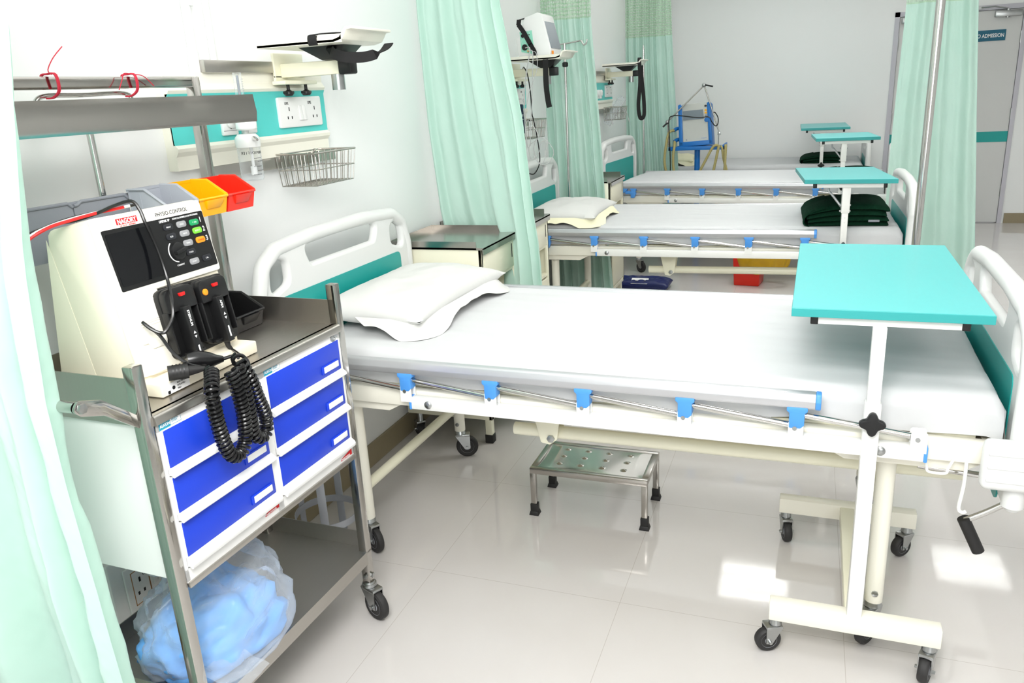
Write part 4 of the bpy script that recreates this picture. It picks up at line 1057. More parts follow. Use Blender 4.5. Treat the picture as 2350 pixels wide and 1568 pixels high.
cb = [(.25, 1.262, 1.345), (.29, 1.262, 1.350), (.335, 1.285, 1.363), (.355, 1.31, 1.374), (.384, 1.333, 1.381), (.400, 1.336, 1.362), (.411, 1.334, 1.333), (.424, 1.341, 1.273), (.442, 1.335, 1.208), (.474, 1.304, 1.162), (.483, 1.288, 1.133), (.482, 1.264, 1.110), (.472, 1.255, 1.108), (.455, 1.248, 1.119), (.440, 1.246, 1.132), (.447, 1.252, 1.121), (.463, 1.262, 1.100), (.489, 1.264, 1.061), (.515, 1.274, 1.034), (.545, 1.285, 1.022), (.575, 1.285, 1.01)]
MB().tube(bez([V(p) for p in cb], 7), .0038, 8).build('cord', 'gloss', t)
for i, (m, nm, dz) in enumerate((('gloss', 'black', 0), ('wplas', 'white', 1), ('redp', 'red', 2))):
    lab = f'{nm} lead wire running across the defibrillator top to the left'
    o = MB(); k = .006*i
    o.tube(bez([V((.30, 1.09-.005*i, 1.30-.012*i)), V((.312, 1.115, 1.338-.006*i)), V((.318+k, 1.16, 1.3505)), V((.318+k, 1.22, 1.3595-.001*i)), V((.325+k*.7, 1.29, 1.3632)), V((.336+k*.5, 1.345-.02*i, 1.3645)), V((.352+.003*i, 1.375-.02*i, 1.368))], 7), .0034, 7)
    tag(rehome(o.build('lead_wire', m), (.31, 1.1, 1.34)), lab, 'lead wire', 'lead wires on the defibrillator')
# ------------------------------------------------------------------ over-bed tables (local: x along the base beams, y away from the camera)
def overbed_table(label, loc, rz, top_x, zt, design, tilt=(0, 0), y_edge=0.0):
    t = thing('overbed_table', label, 'over-bed table', loc, rz, 'over-bed tables', world=False)
    W, D = .44, .845
    def bend(m):      # slight sag of the cantilevered top
        for v in m.bm.verts: v.co.z += tilt[0]*(v.co.y-y_edge)+tilt[1]*(v.co.x-top_x)
        return m
    x0, x1, y0, y1 = top_x-W/2, top_x+W/2, y_edge, y_edge+D
    tp = bend(MB().box(x0, x1, y0, y1, zt-.0215, zt, bev=.0012)).build('tabletop', 'tedge', t, smooth=False)
    bend(MB().box(x0+.0012, x1-.0012, y0+.0012, y1-.0012, zt-.001, zt+.0006)).build('laminate_surface', 'ttop', tp, smooth=False)
    fr = MB(); zb = zt-.0215
    fr.box(x0+.055, x1-.055, y0+.02, y0+.045, zb-.022, zb, bev=.002).box(x0+.055, x1-.055, y1-.07, y1-.045, zb-.022, zb, bev=.002).box(-.02, .02, y0+.03, y1-.05, zb-.022, zb, bev=.002)
    bend(fr).build('top_bracket', 'white', t)
    pd = MB()
    for x in (x0+.045, x1-.063): pd.box(x, x+.018, y0+.018, y0+.047, zb-.023, zb-.0005, bev=.002)
    bend(pd).build('bracket_end_cap', 'black', t)
    for y in (0, .615):
        b = MB(); b.box(-.218, .214, y-.022, y+.022, .108, .163, bev=.003); b.build('base_beam', 'ivory', t)
    MB().box(-.022, .022, .02, .595, .112, .158, bev=.003).build('base_link', 'cream', t)
    MB().cyl((.018, .28, .13), (.045, .20, .22), .014, 14) if False else None
    for x, y, a in ((-.20, 0, 3.6), (.19, 0, -1.9), (-.195, .615, -1.3), (.19, .615, 3.9)): caster(t, x, y, .111, .037, a, .026)
    yc = 0.0
    if design == 'A':
        MB().box(-.019, .019, yc-.019, yc+.019, .16, .782, bev=.003).build('post', 'white', t)
        ip = MB().box(-.0155, .0155, yc-.0155, yc+.0155, .70, zb-.02, bev=.002); ip.build('inner_post', 'white', t)
        hl = MB()
        for z in (.84, .865, .91): hl.lathe([(.0035, 0), (.0035, .0005), (.001, .0005)], frame((0, yc-.0155, z), (1, 0, 0), (0, 0, 1)), 12)
        hl.build('adjustment_hole', 'gplas', t); zk = .735
    else:
        MB().box(-.019, .019, yc-.019, yc+.019, .16, zt-.34, bev=.003).build('post', 'white', t)
        MB().box(-.0155, .0155, yc-.0155, yc+.0155, zt-.36, zt-.15, bev=.002).build('inner_post', 'white', t)
        MB().box(-.020, .020, yc-.020, yc+.020, zt-.175, zb-.02, bev=.003).build('upper_sleeve', 'white', t)
        hl = MB()
        for z in (zt-.20, zt-.225): hl.lathe([(.0035, 0), (.0035, .0005), (.001, .0005)], frame((0, yc-.0155, z), (1, 0, 0), (0, 0, 1)), 12)
        hl.build('adjustment_hole', 'gplas', t); zk = zt-.355
        st = MB(); st.tube(bez([V((-.08, yc+.06, zb-.02)), V((-.078, yc+.055, zb-.05)), V((-.06, yc+.045, zb-.07)), V((-.018, yc+.015, zb-.125))], 5), .006, 10); st.build('brace_rod', 'alu', t)
        bo = MB()
        for z in (zb-.055, zb-.115, zb-.145): bo.cyl((-.028, yc, z), (.026, yc, z), .005, 8)
        bo.build('sleeve_bolt', 'zinc', t)
    pts = []
    for i in range(64):
        a = 2*PI*i/64; r = .0255+.0055*math.cos(4*a); pts.append((r*math.cos(a), r*math.sin(a)))
    k = MB(); k.prism(pts, 0, .016, frame((0, yc-.025, zk), (1, 0, 0), (0, 0, 1)), bev=.003); k.cyl((0, yc-.027, zk), (0, yc-.017, zk), .01, 12)
    k.build('clamp_knob', 'black', t)
    return t
T1X = 1.955
overbed_table('large turquoise over-bed table in front, over the foot of the nearest bed', (T1X, 2.0, 0), R(-.5), .017, 1.021, 'A', (0, 0), -.02)
overbed_table('second over-bed table from the front, beside the thick green blanket', (1.962, 4.40, 0), R(4.0), .012, 1.0595, 'B', (-.028, -.012), -.05)
overbed_table('third over-bed table from the front, between second and farthest tables', (2.013, 6.47, 0), R(2.3), .02, 1.1246, 'B', (-.02, .0), -.05)
overbed_table('farthest and smallest looking over-bed table, by the far wall', (1.887, 8.37, 0), R(1.2), .02, 1.095, 'B', (0, 0), -.05)

# ------------------------------------------------------------------ foot step
t = thing('foot_step', 'low stainless foot step with dimpled top under the edge of the nearest bed', 'step stool', (1.05, 2.69, 0))
X0, X1, Y0, Y1, ZT = .838, 1.288, 2.535, 2.79, .20
f = MB()
for a, b_, c, d in ((X0, X1, Y0, Y0+.024), (X0, X1, Y1-.024, Y1), (X0, X0+.024, Y0+.024, Y1-.024), (X1-.024, X1, Y0+.024, Y1-.024)): f.box(a, b_, c, d, ZT-.024, ZT, bev=.002)
f.build('frame', 'ss', t)
for x in (X0, X1-.022):
    for y in (Y0, Y1-.022):
        MB().box(x, x+.022, y, y+.022, .03, ZT-.022, bev=.002).build('leg', 'ss', t)
        bt = MB(); bt.box(x-.003, x+.025, y-.003, y+.025, .012, .047, bev=.002).hexa([(x-.008, y-.008, 0), (x+.03, y-.008, 0), (x+.03, y+.03, 0), (x-.008, y+.03, 0), (x-.004, y-.004, .016), (x+.026, y-.004, .016), (x+.026, y+.026, .016), (x-.004, y+.026, .016)], bev=.001)
        bt.build('rubber_boot', 'rubber', t)
def tread(a, b):
    x = X0+.022+(X1-X0-.044)*a; y = Y0+.022+(Y1-Y0-.044)*b
    e = min(a, 1-a)*(X1-X0); z = ZT-.002+.0035*math.sin(PI*a)**.6*math.sin(PI*b)**.6
    if e < .05: z -= .005*math.cos(e/.05*PI/2)*math.sin(PI*b)
    for i in range(4):
        for j in range(3):
            dx = x-(X0+.10+.0835*i); dy = y-(Y0+.065+.062*j); q = (dx*dx+dy*dy)/.011**2
            if q < 1: z += .0055*(1-q)**1.5
    return V((x, y, z))
g = MB(); g.grid(tread, 130, 72); g.box(X0+.02, X1-.02, Y0+.02, Y1-.02, ZT-.012, ZT-.010); g.build('tread', 'ss2', t, ang=80)

# ------------------------------------------------------------------ bedside lockers
def locker(label, y0, first=False):
    t = thing('bedside_locker', label, 'bedside locker', (.03, y0, 0), 0, 'bedside lockers by the wall', world=False)
    w, d, zb, zt = .42, .435, .125, .925
    b = MB(); b.box(0, d, 0, .014, zb, zt, bev=.002).box(0, d, w-.014, w, zb, zt, bev=.002).box(0, .012, .01, w-.01, zb, zt).box(0, d, .01, w-.01, zb, zb+.03, bev=.002).box(0, d-.005, .01, w-.01, .60, .615).box(0, d-.005, .01, w-.01, .76, .772)
    b.box(d-.016, d, 0, .028, zb, zt, bev=.002).box(d-.016, d, w-.028, w, zb, zt, bev=.002)
    b.build('cabinet', 'cream', t)
    dr = MB(); dr.box(d-.02, d+.002, .03, w-.03, .775, .905, bev=.002); q = dr.build('drawer', 'cream', t)
    MB().box(d+.0015, d+.0028, w-.055, w-.046, .82, .885).build('handle_slot', 'gap', q, smooth=False)
    do = MB(); do.box(d-.02, d+.002, .03, w-.03, .165, .59, bev=.002); q = do.build('door', 'cream', t)
    MB().box(d+.0015, d+.0028, w-.055, w-.046, .46, .54).build('handle_slot', 'gap', q, smooth=False)
    tp = MB(); tp.box(-.004, d+.012, -.006, w+.006, zt, zt+.010, bev=.001)
    tp.box(-.004, d-.02, -.006, -.003, zt, zt+.036).box(-.004, d-.02, w+.003, w+.006, zt, zt+.036).box(-.004, -.001, -.006, w+.006, zt, zt+.036)
    tp.box(d+.008, d+.012, -.006, w+.006, zt-.022, zt+.008)
    tp.build('steel_top', 'ss', t, smooth=False)
    for y in (.02, w-.052):
        MB().box(d-.045, d-.013, y, y+.032, .0, zb, bev=.002).build('leg', 'cream', t)
        MB().box(d-.049, d-.009, y-.004, y+.036, .0, .042, bev=.003).build('rubber_boot', 'rubber', t)
    for y in (.03, w-.05): caster(t, .045, y, zb, .032, 2.4, .034)
    return t
locker('cream steel-topped locker right beside the nearest bed, partly behind the curtain', 3.085)
locker('cream steel-topped locker between the curtain and the second bed', 3.615)
locker('cream steel-topped locker between the curtain and the third bed', 5.50)

# ------------------------------------------------------------------ curtains
def curtain(label, levels, nf, amp, net_z, base, seed=0, nu=260, nv=46, ph=0.0, top=None):
    """levels: (z, [(x, y), ...]) plan lines from top to bottom; folds run down the cloth"""
    t = thing('curtain', label, 'curtain', base, 0, 'mint bay curtains')
    lv = sorted(levels, key=lambda l: -l[0]); zt, zb = lv[0][0], lv[-1][0]
    def plan(z, a):
        for (z1, p1), (z2, p2) in zip(lv, lv[1:]):
            if z <= z1+1e-9 and z >= z2-1e-9: break
        k = (z1-z)/max(z1-z2, 1e-9)
        def at(p):
            q = a*(len(p)-1); i = min(int(q), len(p)-2); u = q-i
            m = [V((*w, 0)) for w in p]
            A, B, Cc, D = m[max(i-1, 0)], m[i], m[i+1], m[min(i+2, len(p)-1)]
            return .5*((2*B)+(Cc-A)*u+(2*A-5*B+4*Cc-D)*u*u+(3*B-A-3*Cc+D)*u**3)
        return at(p1).lerp(at(p2), k)
    def pos(a, z):
        p = plan(z, a); q = plan(z, min(a+.01, 1)); r = plan(z, max(a-.01, 0)); tn = (q-r).normalized(); nm = V((tn.y, -tn.x, 0))
        aa = a+.035*noise.noise(V((a*5, seed, 0)))+.012*noise.noise(V((a*3, z*1.1, seed+5)))
        w = math.sin(2*PI*nf*aa+ph); fall = .75+.25*(zt-z)/(zt-zb)
        n = amp*fall*(w*.8+.35*math.sin(4*PI*nf*aa+1.3+seed)+.5*noise.noise(V((a*nf*.9, z*.8, seed+1))))
        n += .010*noise.noise(V((a*11, z*5, seed+2)))+.005*noise.noise(V((a*23+z*3, z*13, seed+8)))
        e = min(a, 1-a)*12
        n *= min(1, .12+e)
        p = p+nm*n; p.z = z; return p
    wide = max(sum((V((*b, 0))-V((*a, 0))).length for a, b in zip(l[1], l[1][1:])) for l in lv)*2.2
    zn = net_z if net_z else zt
    g = MB(); g.grid(lambda a, b: pos(a, zn+(zb-zn)*b), nu, nv, uvs=lambda a, b: (a*wide, (zn-zb)*(1-b)))
    c = g.build('fabric', 'curt', t, ang=80)
    h = MB(); h.grid(lambda a, b: pos(a, zb+.045*b)+V((0, 0, 0)), nu, 2, uvs=lambda a, b: (a*wide, b*.045))
    for v in h.bm.verts: v.co += V((.0, -.0012, 0))
    h.build('bottom_hem', 'curt', c, ang=80)
    if net_z:
        g = MB(); g.grid(lambda a, b: pos(a, zt+(zn-zt)*b), nu, 14, uvs=lambda a, b: (a*wide, (zt-zn)*(1-b))); g.build('net_header', 'net', t, ang=80)
    return t
ZT = 2.66
curtain('mint green curtain in the left foreground beside the trolley', [(ZT, [(-.0+.03, .93), (.30, .90), (.52, .95), (.655, .93)]), (1.75, [(.03, .93), (.28, .90), (.50, .95), (.648, .93)]), (1.34, [(.03, .93), (.25, .90), (.44, .95), (.548, .93)]), (1.08, [(.03, .93), (.24, .90), (.42, .95), (.515, .93)]), (.9, [(.03, .93), (.24, .90), (.42, .95), (.515, .93)]), (.4, [(.03, .93), (.24, .9), (.44, .95), (.540, .93)]), (.06, [(.03, .93), (.25, .9), (.46, .95), (.56, .93)])], 3.4, .045, None, (.3, .93, .06), seed=2, ph=.4)
curtain('mint green curtain between the nearest and second beds, gathered wide', [(ZT, [(.03, 3.56), (.2, 3.56), (.36, 3.50), (.46, 3.46)]), (1.95, [(.02, 3.56), (.2, 3.56), (.38, 3.48), (.475, 3.44)]), (1.45, [(.03, 3.56), (.24, 3.565), (.46, 3.45), (.565, 3.42)]), (1.0, [(.06, 3.565), (.30, 3.57), (.53, 3.42), (.61, 3.38)]), (.9, [(.08, 3.565), (.34, 3.57), (.55, 3.41), (.625, 3.37)]), (.06, [(.12, 3.565), (.36, 3.57), (.56, 3.40), (.67, 3.36)])], 4.6, .034, None, (.35, 3.5, .06), seed=5, ph=1.0)
curtain('mint green curtain with net header between the second and third beds', [(ZT, [(-.0+.02, 5.46), (.1, 5.44), (.25, 5.47), (.36, 5.45)]), (2.0, [(.01, 5.46), (.12, 5.44), (.25, 5.47), (.365, 5.45)]), (1.3, [(.03, 5.455), (.15, 5.435), (.3, 5.465), (.415, 5.445)]), (.75, [(.04, 5.455), (.16, 5.435), (.33, 5.465), (.445, 5.445)]), (.07, [(.06, 5.455), (.18, 5.435), (.36, 5.465), (.50, 5.445)])], 5.2, .028, 2.02, (.2, 5.45, .07), seed=8, ph=.2)
curtain('mint green curtain with net header between the third and farthest beds', [(ZT, [(.02, 8.12), (.15, 8.10), (.3, 8.14), (.45, 8.12)]), (2.0, [(.02, 8.12), (.15, 8.10), (.3, 8.14), (.475, 8.12)]), (1.3, [(.02, 8.12), (.16, 8.10), (.33, 8.14), (.52, 8.12)]), (.07, [(.03, 8.12), (.2, 8.10), (.4, 8.14), (.58, 8.12)])], 7, .03, 2.02, (.25, 8.12, .07), seed=13, ph=.9)
curtain('mint green curtain hanging at the foot side, before the far door', [(ZT, [(2.29, 6.0), (2.42, 5.98), (2.56, 6.02), (2.71, 6.0)]), (1.98, [(2.305, 6.0), (2.44, 5.98), (2.57, 6.02), (2.712, 6.0)]), (1.3, [(2.29, 6.0), (2.44, 5.98), (2.6, 6.02), (2.775, 6.0)]), (.9, [(2.285, 6.0), (2.45, 5.98), (2.62, 6.02), (2.815, 6.0)]), (.07, [(2.30, 6.0), (2.47, 5.98), (2.68, 6.02), (2.895, 6.0)])], 3.2, .032, 1.975, (2.5, 6.0, .07), seed=21, ph=2.2)
# curtain track on the ceiling
tk = MB()
for y, x1 in ((.93, 1.4), (3.5, 2.5), (5.46, 2.5), (8.12, 2.5), (6.0, 2.9)):
    x0 = .0 if y != 6.0 else 2.2
    tk = MB(); tk.box(x0, x1, y-.012, y+.012, ZT+.0, ZT+.02, bev=.002)
    for x in (x0+.1, x1-.1): tk.cyl((x, y, ZT+.02), (x, y, ZC), .006, 8)
    tag(rehome(tk.build('curtain_track', 'alu'), ((x0+x1)/2, y, ZC)), f'aluminium curtain track on the ceiling above the curtain, {"right of the beds" if y == 6.0 else "bay divider %s" % {.93: "beside the trolley", 3.5: "after the nearest bed", 5.46: "after the second bed", 8.12: "before the farthest bed"}[y]}', 'curtain track', 'curtain tracks')

# ------------------------------------------------------------------ drip poles
def iv_on_bed(label, x, y, z0, z1, hook, knob):
    t = thing('drip_pole', label, 'drip pole', (x, y, z0), 0, 'drip poles fixed to the beds')
    MB().cyl((x, y, z0), (x, y, z1), .0085, 14).build('pole', 'chrome', t)
    if hook:
        h = MB(); h.tube(bez([V((x-.05, y, z1-.003)), V((x, y, z1)), V((x+.08, y, z1+.008)), V((x+.112, y, z1+.012)), V((x+.122, y, z1-.002)), V((x+.134, y, z1-.016)), V((x+.150, y, z1-.004)), V((x+.155, y, z1+.018))], 5), .0055, 10)
        h.build('hook', 'chrome', t)
    else:
        h = MB(); h.tube([(x, y, z1), (x, y, z1+.012), (x-.003, y, z1+.035)], .005, 10, radii=[.0085, .006, .003]); h.build('tip', 'chrome', t)
    if knob: MB().lathe([(.014, 0), (.02, .006), (.02, .026), (.014, .032), (.001, .032)], Matrix.Translation((x, y, knob)), 18).build('lock_knob', 'black', t)
    return t
iv_on_bed('thin steel drip pole with one hook at the head of the second bed', .20, 5.37, .60, 1.862, True, 1.715)
iv_on_bed('thin steel drip pole with a pointed tip at the head of the third bed', .285, 7.66, .60, 1.895, False, None)
t = thing('drip_stand', 'thick shiny steel pole standing beyond the foot of the nearest bed, before the right curtain', 'drip stand', (2.21, 3.62, 0))
MB().cyl((2.21, 3.62, .08), (2.212, 3.62, 2.25), .0165, 18).build('pole', 'chrome', t)
for i in range(5):
    a = .3+i*2*PI/5; e = (2.21+.22*math.cos(a), 3.62+.22*math.sin(a))
    MB().tube([(2.21, 3.62, .10), (e[0], e[1], .075)], .012, 10).build('foot', 'chrome', t); caster(t, e[0], e[1], .07, .025, a)
h = MB()
for s in (-1, 1): h.tube(bez([V((2.212, 3.62, 2.24)), V((2.212+s*.07, 3.62, 2.25)), V((2.212+s*.10, 3.62, 2.235)), V((2.212+s*.12, 3.62, 2.26))], 5), .006, 8)
h.build('hook', 'chrome', t)
# ------------------------------------------------------------------ pillows
pillow('large white pillow with a drooping corner on the nearest bed', (.375, 2.615, .789), R(-2), .43, .72, .15, (-100, 62, .022, .055, .055), seed=3)
pillow('white pillow with pale yellow hems on the second bed', (.385, 4.78, .786), R(1), .43, .62, .135, (-120, 80, .03, .04, .06), seed=6, hem='hem')
pillow('small pale yellow pillow on the farthest bed, behind the ventilator', (.42, 8.80, .738), R(2), .40, .5, .12, (-80, 80, .03, .03, .05), m='hem', seed=9, hem='hem')

# ------------------------------------------------------------------ folded blankets
def blanket(label, loc, rz, lu, lv, h, n, seed):
    t = thing('folded_blanket', label, 'blanket', loc, rz, 'dark green folded blankets', world=False)
    b = MB(); th = h/n
    def shape(p):       # the whole pile sags towards its left fold and its edges
        x = (p.x+lu/2)/lu; y = (p.y+lv/2)/lv
        k = 1-.30*max(0, (.42-x)/.42)**1.6-.10*max(0, (x-.8)/.2)**2-.10*max(0, (.25-y)/.25)**2+.05*math.sin(PI*max(0, min(1, x)))
        p.z = p.z*k+.005*noise.noise(V((p.x*8, p.y*8, seed)))*min(1, p.z/h)
        p.y += .006*noise.noise(V((p.x*7, p.z*40, seed+2))); p.x += .006*noise.noise(V((p.y*7, p.z*40, seed+4)))
        return p
    for k in range(n):
        dx = .006*math.sin(k*2.1+seed); dy = .006*math.cos(k*1.7+seed)
        tb = bmesh.new(); N1, N2, N3 = 30, 18, 7
        a0, a1 = -lu/2+dx, lu/2+dx; c0, c1 = -lv/2+dy, lv/2+dy; r = th*.5
        def ring(j):      # cross-section outline at one station along y
            out = []; y = c0+(c1-c0)*j/N2
            ey = min(y-c0, c1-y); sy = math.sqrt(max(0, 1-(1-min(ey/r, 1))**2))
            sy = max(sy, .12)
            for i in range(N1+1): out.append((a0+r+(a1-a0-2*r)*i/N1, th*(k+.5)+r*sy*.99))
            for i in range(1, N3): q = PI/2-PI*i/N3; out.append((a1-r+r*math.cos(q), th*(k+.5)+r*sy*.99*math.sin(q)))
            for i in range(N1+1): out.append((a1-r-(a1-a0-2*r)*i/N1, th*(k+.5)-r*sy*.99))
            for i in range(1, N3): q = -PI/2-PI*i/N3; out.append((a0+r+r*math.cos(q), th*(k+.5)+r*sy*.99*math.sin(q)))
            return [tb.verts.new(shape(V((x, y, max(z, .002))))) for x, z in out]
        R_ = [ring(j) for j in range(N2+1)]
        for p, q in zip(R_, R_[1:]):
            m = len(p)
            for i in range(m): tb.faces.new((p[i], p[(i+1) % m], q[(i+1) % m], q[i]))
        tb.faces.new(R_[0]); tb.faces.new(R_[-1][::-1]); bmesh.ops.recalc_face_normals(tb, faces=tb.faces[:])
        b.absorb(tb)
    # outer layer wrapping the left end from top to bottom
    w = MB(); A = []; tb = bmesh.new()
    prof = [(-lu/2+.10, h*1.0), (-lu/2+.05, h*.995), (-lu/2+.01, h*.93), (-lu/2-.012, h*.72), (-lu/2-.018, h*.48), (-lu/2-.012, h*.24), (-lu/2+.01, h*.06), (-lu/2+.05, .003)]
    P = bez([V((x, 0, z)) for x, z in prof], 4)
    for s_ in (0, 1):
        A.append([[tb.verts.new(shape(V((p.x-.007*s_*(1 if 2 < i < len(P)-3 else 0), -lv/2+.004+(lv-.008)*j/12, max(p.z+.004*s_*(1 if i < 10 else 0), .002))))) for j in range(13)] for i, p in enumerate(P)])
    for L_ in A:
        for p, q in zip(L_, L_[1:]):
            for j in range(12): tb.faces.new((p[j], p[j+1], q[j+1], q[j]))
    for j in (0, 12):
        for i in range(len(P)-1): tb.faces.new((A[0][i][j], A[0][i+1][j], A[1][i+1][j], A[1][i][j]))
    bmesh.ops.recalc_face_normals(tb, faces=tb.faces[:]); b.absorb(tb)
    b.build('wool_layers', 'blanket', t, ang=70)
    return t
p = on_bed(1, 1.80, .27); bk = blanket('thick dark green folded blanket on the foot of the second bed', (p.x, p.y, .786), R(2), .40, .42, .118, 4, 1)
MB().box(.10, .155, -.219, -.2125, .030, .042, bev=.002).build('grey_tag', 'graypd', bk)
p = on_bed(2, 1.80, .36); blanket('dark green folded blanket on the third bed, mostly hidden by a table top', (p.x, p.y, .786), R(-4), .38, .38, .07, 3, 4)
p = on_bed(3, 1.70, .30); blanket('dark green folded blanket on the farthest bed', (p.x, p.y, .736), R(0), .38, .40, .085, 3, 7)

# ------------------------------------------------------------------ patient monitor on the second shelf
Y0 = 4.595
t = thing('patient_monitor', 'white patient monitor with a black strap on the shelf above the second bed', 'patient monitor', (.24, Y0+.11, 1.7525))
sd = rpoly([(.145, 1.757), (.335, 1.757), (.345, 1.79), (.298, 1.985), (.27, 1.998), (.19, 1.975), (.165, 1.90), (.135, 1.862)], [.012, .01, .01, .02, .02, .015, .01, .02], 4)
MB().prism(sd, 0, .215, Matrix(((1, 0, 0, 0), (0, 0, -1, Y0+.215), (0, 1, 0, 0), (0, 0, 0, 1))), bev=.006).build('housing', 'wplas', t)
sc = frame((.3405, Y0, 1.80), (0, 1, 0), (-.047, 0, .175))
MB().prism(rpoly([(.012, .0), (.203, .0), (.203, .17), (.012, .17)], .008, 3), .0, .006, sc).build('screen', 'lcd', t)
MB().box(.335, .35, Y0+.02, Y0+.195, 1.765, 1.79, bev=.004).build('key_strip', 'gplas', t)
MB().box(.343, .352, Y0+.015, Y0+.03, 1.768, 1.788, bev=.002).build('alarm_key', 'orkey', t)
pp = MB(); pp.hexa([(.165, Y0-.002, 1.79), (.245, Y0-.002, 1.775), (.245, Y0+.002, 1.775), (.165, Y0+.002, 1.79), (.158, Y0-.002, 1.90), (.233, Y0-.002, 1.905), (.233, Y0+.002, 1.905), (.158, Y0+.002, 1.90)]); pa = pp.build('port_panel', 'mint', t, smooth=False)
po = MB()
for x, z, r in ((.177, 1.878, .010), (.187, 1.815, .017)): po.lathe([(r, 0), (r, .006), (r*.6, .006), (.001, .005)], frame((x, Y0-.001, z), (1, 0, 0), (0, 0, 1)), 16)
for x, z in ((.216, 1.882), (.222, 1.852), (.226, 1.822)): po.box(x-.003, x+.003, Y0-.0035, Y0, z-.003, z+.003)
po.build('socket', 'ink', pa)
py = MB(); py.cyl((.207, Y0-.001, 1.795), (.209, Y0-.014, 1.793), .006, 10); py.build('yellow_plug', 'yel', pa)
rg = MB()
for x, z, r in ((.183, 1.846, .015), (.214, 1.856, .008), (.208, 1.89, .010)): rg.tube([(x+r*math.cos(a*PI/8), Y0-.0025, z+r*math.sin(a*PI/8)) for a in range(16)], .0008, 5, closed=True)
rg.build('port_ring', 'gplas', pa)
s = MB(); w = .013
pts = [(.19, Y0+.10, 1.985), (.158, Y0+.0, 1.965), (.156, Y0-.008, 1.94), (.19, Y0-.006, 1.89), (.222, Y0-.006, 1.83), (.245, Y0-.006, 1.79), (.25, Y0-.006, 1.757)]
for a, b in zip(pts, pts[1:]):
    a = V(a); b = V(b); d = (b-a).normalized(); u = V((d.z, 0, -d.x)) if abs(d.y) < .8 else V((1, 0, 0)); u = u.normalized()*w; n = d.cross(u).normalized()*.0015; e = d*.002
    s.hexa([a-u-n-e, a+u-n-e, a+u+n-e, a-u+n-e, b-u-n+e, b+u-n+e, b+u+n+e, b-u+n+e])
s.build('strap', 'strap', t)
CY = 4.56
def cable(label, m, pts, r=.0026, cat='cable', grp='cables hanging from the patient monitor', name='monitor_cable'):
    o = MB(); o.tube(bez([V(p) for p in pts], 6), r, 7)
    q = pts[-1]
    return tag(rehome(o.build(name, m), pts[0]), label, cat, grp)
cable('leftmost pale grey hose hanging from the patient monitor', 'graycable', [(.19, Y0-.003, 1.812), (.232, CY-.01, 1.80), (.202, CY, 1.68), (.182, CY, 1.56), (.177, CY, 1.42), (.184, CY, 1.27), (.196, CY, 1.25)], .0034)
cable('middle pale grey lead hanging from the patient monitor', 'graycable', [(.205, Y0-.012, 1.793), (.246, CY-.006, 1.785), (.238, CY, 1.665), (.229, CY, 1.52), (.211, CY, 1.37), (.206, CY, 1.27), (.203, CY, 1.262)])
cable('rightmost pale grey lead of the patient monitor, coiled in loops below the basket', 'graycable', [(.23, Y0-.004, 1.79), (.268, CY-.008, 1.775), (.266, CY-.004, 1.687), (.212, CY-.006, 1.558), (.187, CY-.006, 1.449), (.185, CY-.006, 1.40), (.205, CY-.006, 1.403), (.248, CY-.006, 1.347), (.256, CY-.006, 1.30), (.203, CY-.004, 1.265), (.197, CY, 1.21), (.218, CY, 1.178), (.258, CY-.002, 1.221), (.278, CY-.004, 1.283), (.307, CY-.004, 1.27), (.288, CY, 1.169), (.254, CY, 1.163), (.226, CY, 1.234), (.25, CY-.008, 1.302), (.30, CY-.008, 1.298), (.352, CY-.008, 1.225), (.321, CY-.008, 1.161), (.27, CY-.006, 1.15), (.232, CY-.006, 1.19), (.226, CY-.006, 1.25)], .002)
cable('black power cable hanging behind the pale leads of the patient monitor', 'gloss', [(.15, Y0+.05, 1.70), (.18, CY+.02, 1.705), (.203, CY+.012, 1.662), (.217, CY+.01, 1.558), (.22, CY+.01, 1.447), (.228, CY+.01, 1.41), (.246, CY+.01, 1.31), (.258, CY+.008, 1.208), (.252, CY+.006, 1.144), (.219, CY+.004, 1.094), (.18, CY+.004, 1.10)], .0035)
t = thing('pressure_cuff', 'navy blood pressure cuff with white marks hanging beside the second bed', 'blood pressure cuff', (.15, 4.60, 1.33))
q = MB(); q.hexa([(.128, 4.585, 1.33), (.163, 4.585, 1.33), (.165, 4.60, 1.33), (.128, 4.60, 1.33), (.122, 4.585, 1.50), (.156, 4.585, 1.50), (.158, 4.60, 1.50), (.122, 4.60, 1.50)], bev=.005); q.build('cuff', 'navy', t)
q = MB()
for z in (1.435, 1.428, 1.41, 1.345): q.hexa([(.126, 4.5835, z), (.161, 4.5835, z+.003), (.161, 4.5852, z+.003), (.126, 4.5852, z), (.126, 4.5835, z+.0025), (.161, 4.5835, z+.0055), (.161, 4.5852, z+.0055), (.126, 4.5852, z+.0025)])
q.tube([(.146+.007*math.cos(a*PI/8), 4.584, 1.38+.011*math.sin(a*PI/8)) for a in range(16)], .001, 5, closed=True)
q.build('white_marking', 'inkw', t)
q = MB(); q.tube(bez([V((.13, 4.592, 1.50)), V((.128, 4.592, 1.525)), V((.15, 4.592, 1.53)), V((.165, 4.592, 1.515)), V((.165, 4.60, 1.50))], 4), .004, 8); q.build('hanging_loop', 'graycable', t)

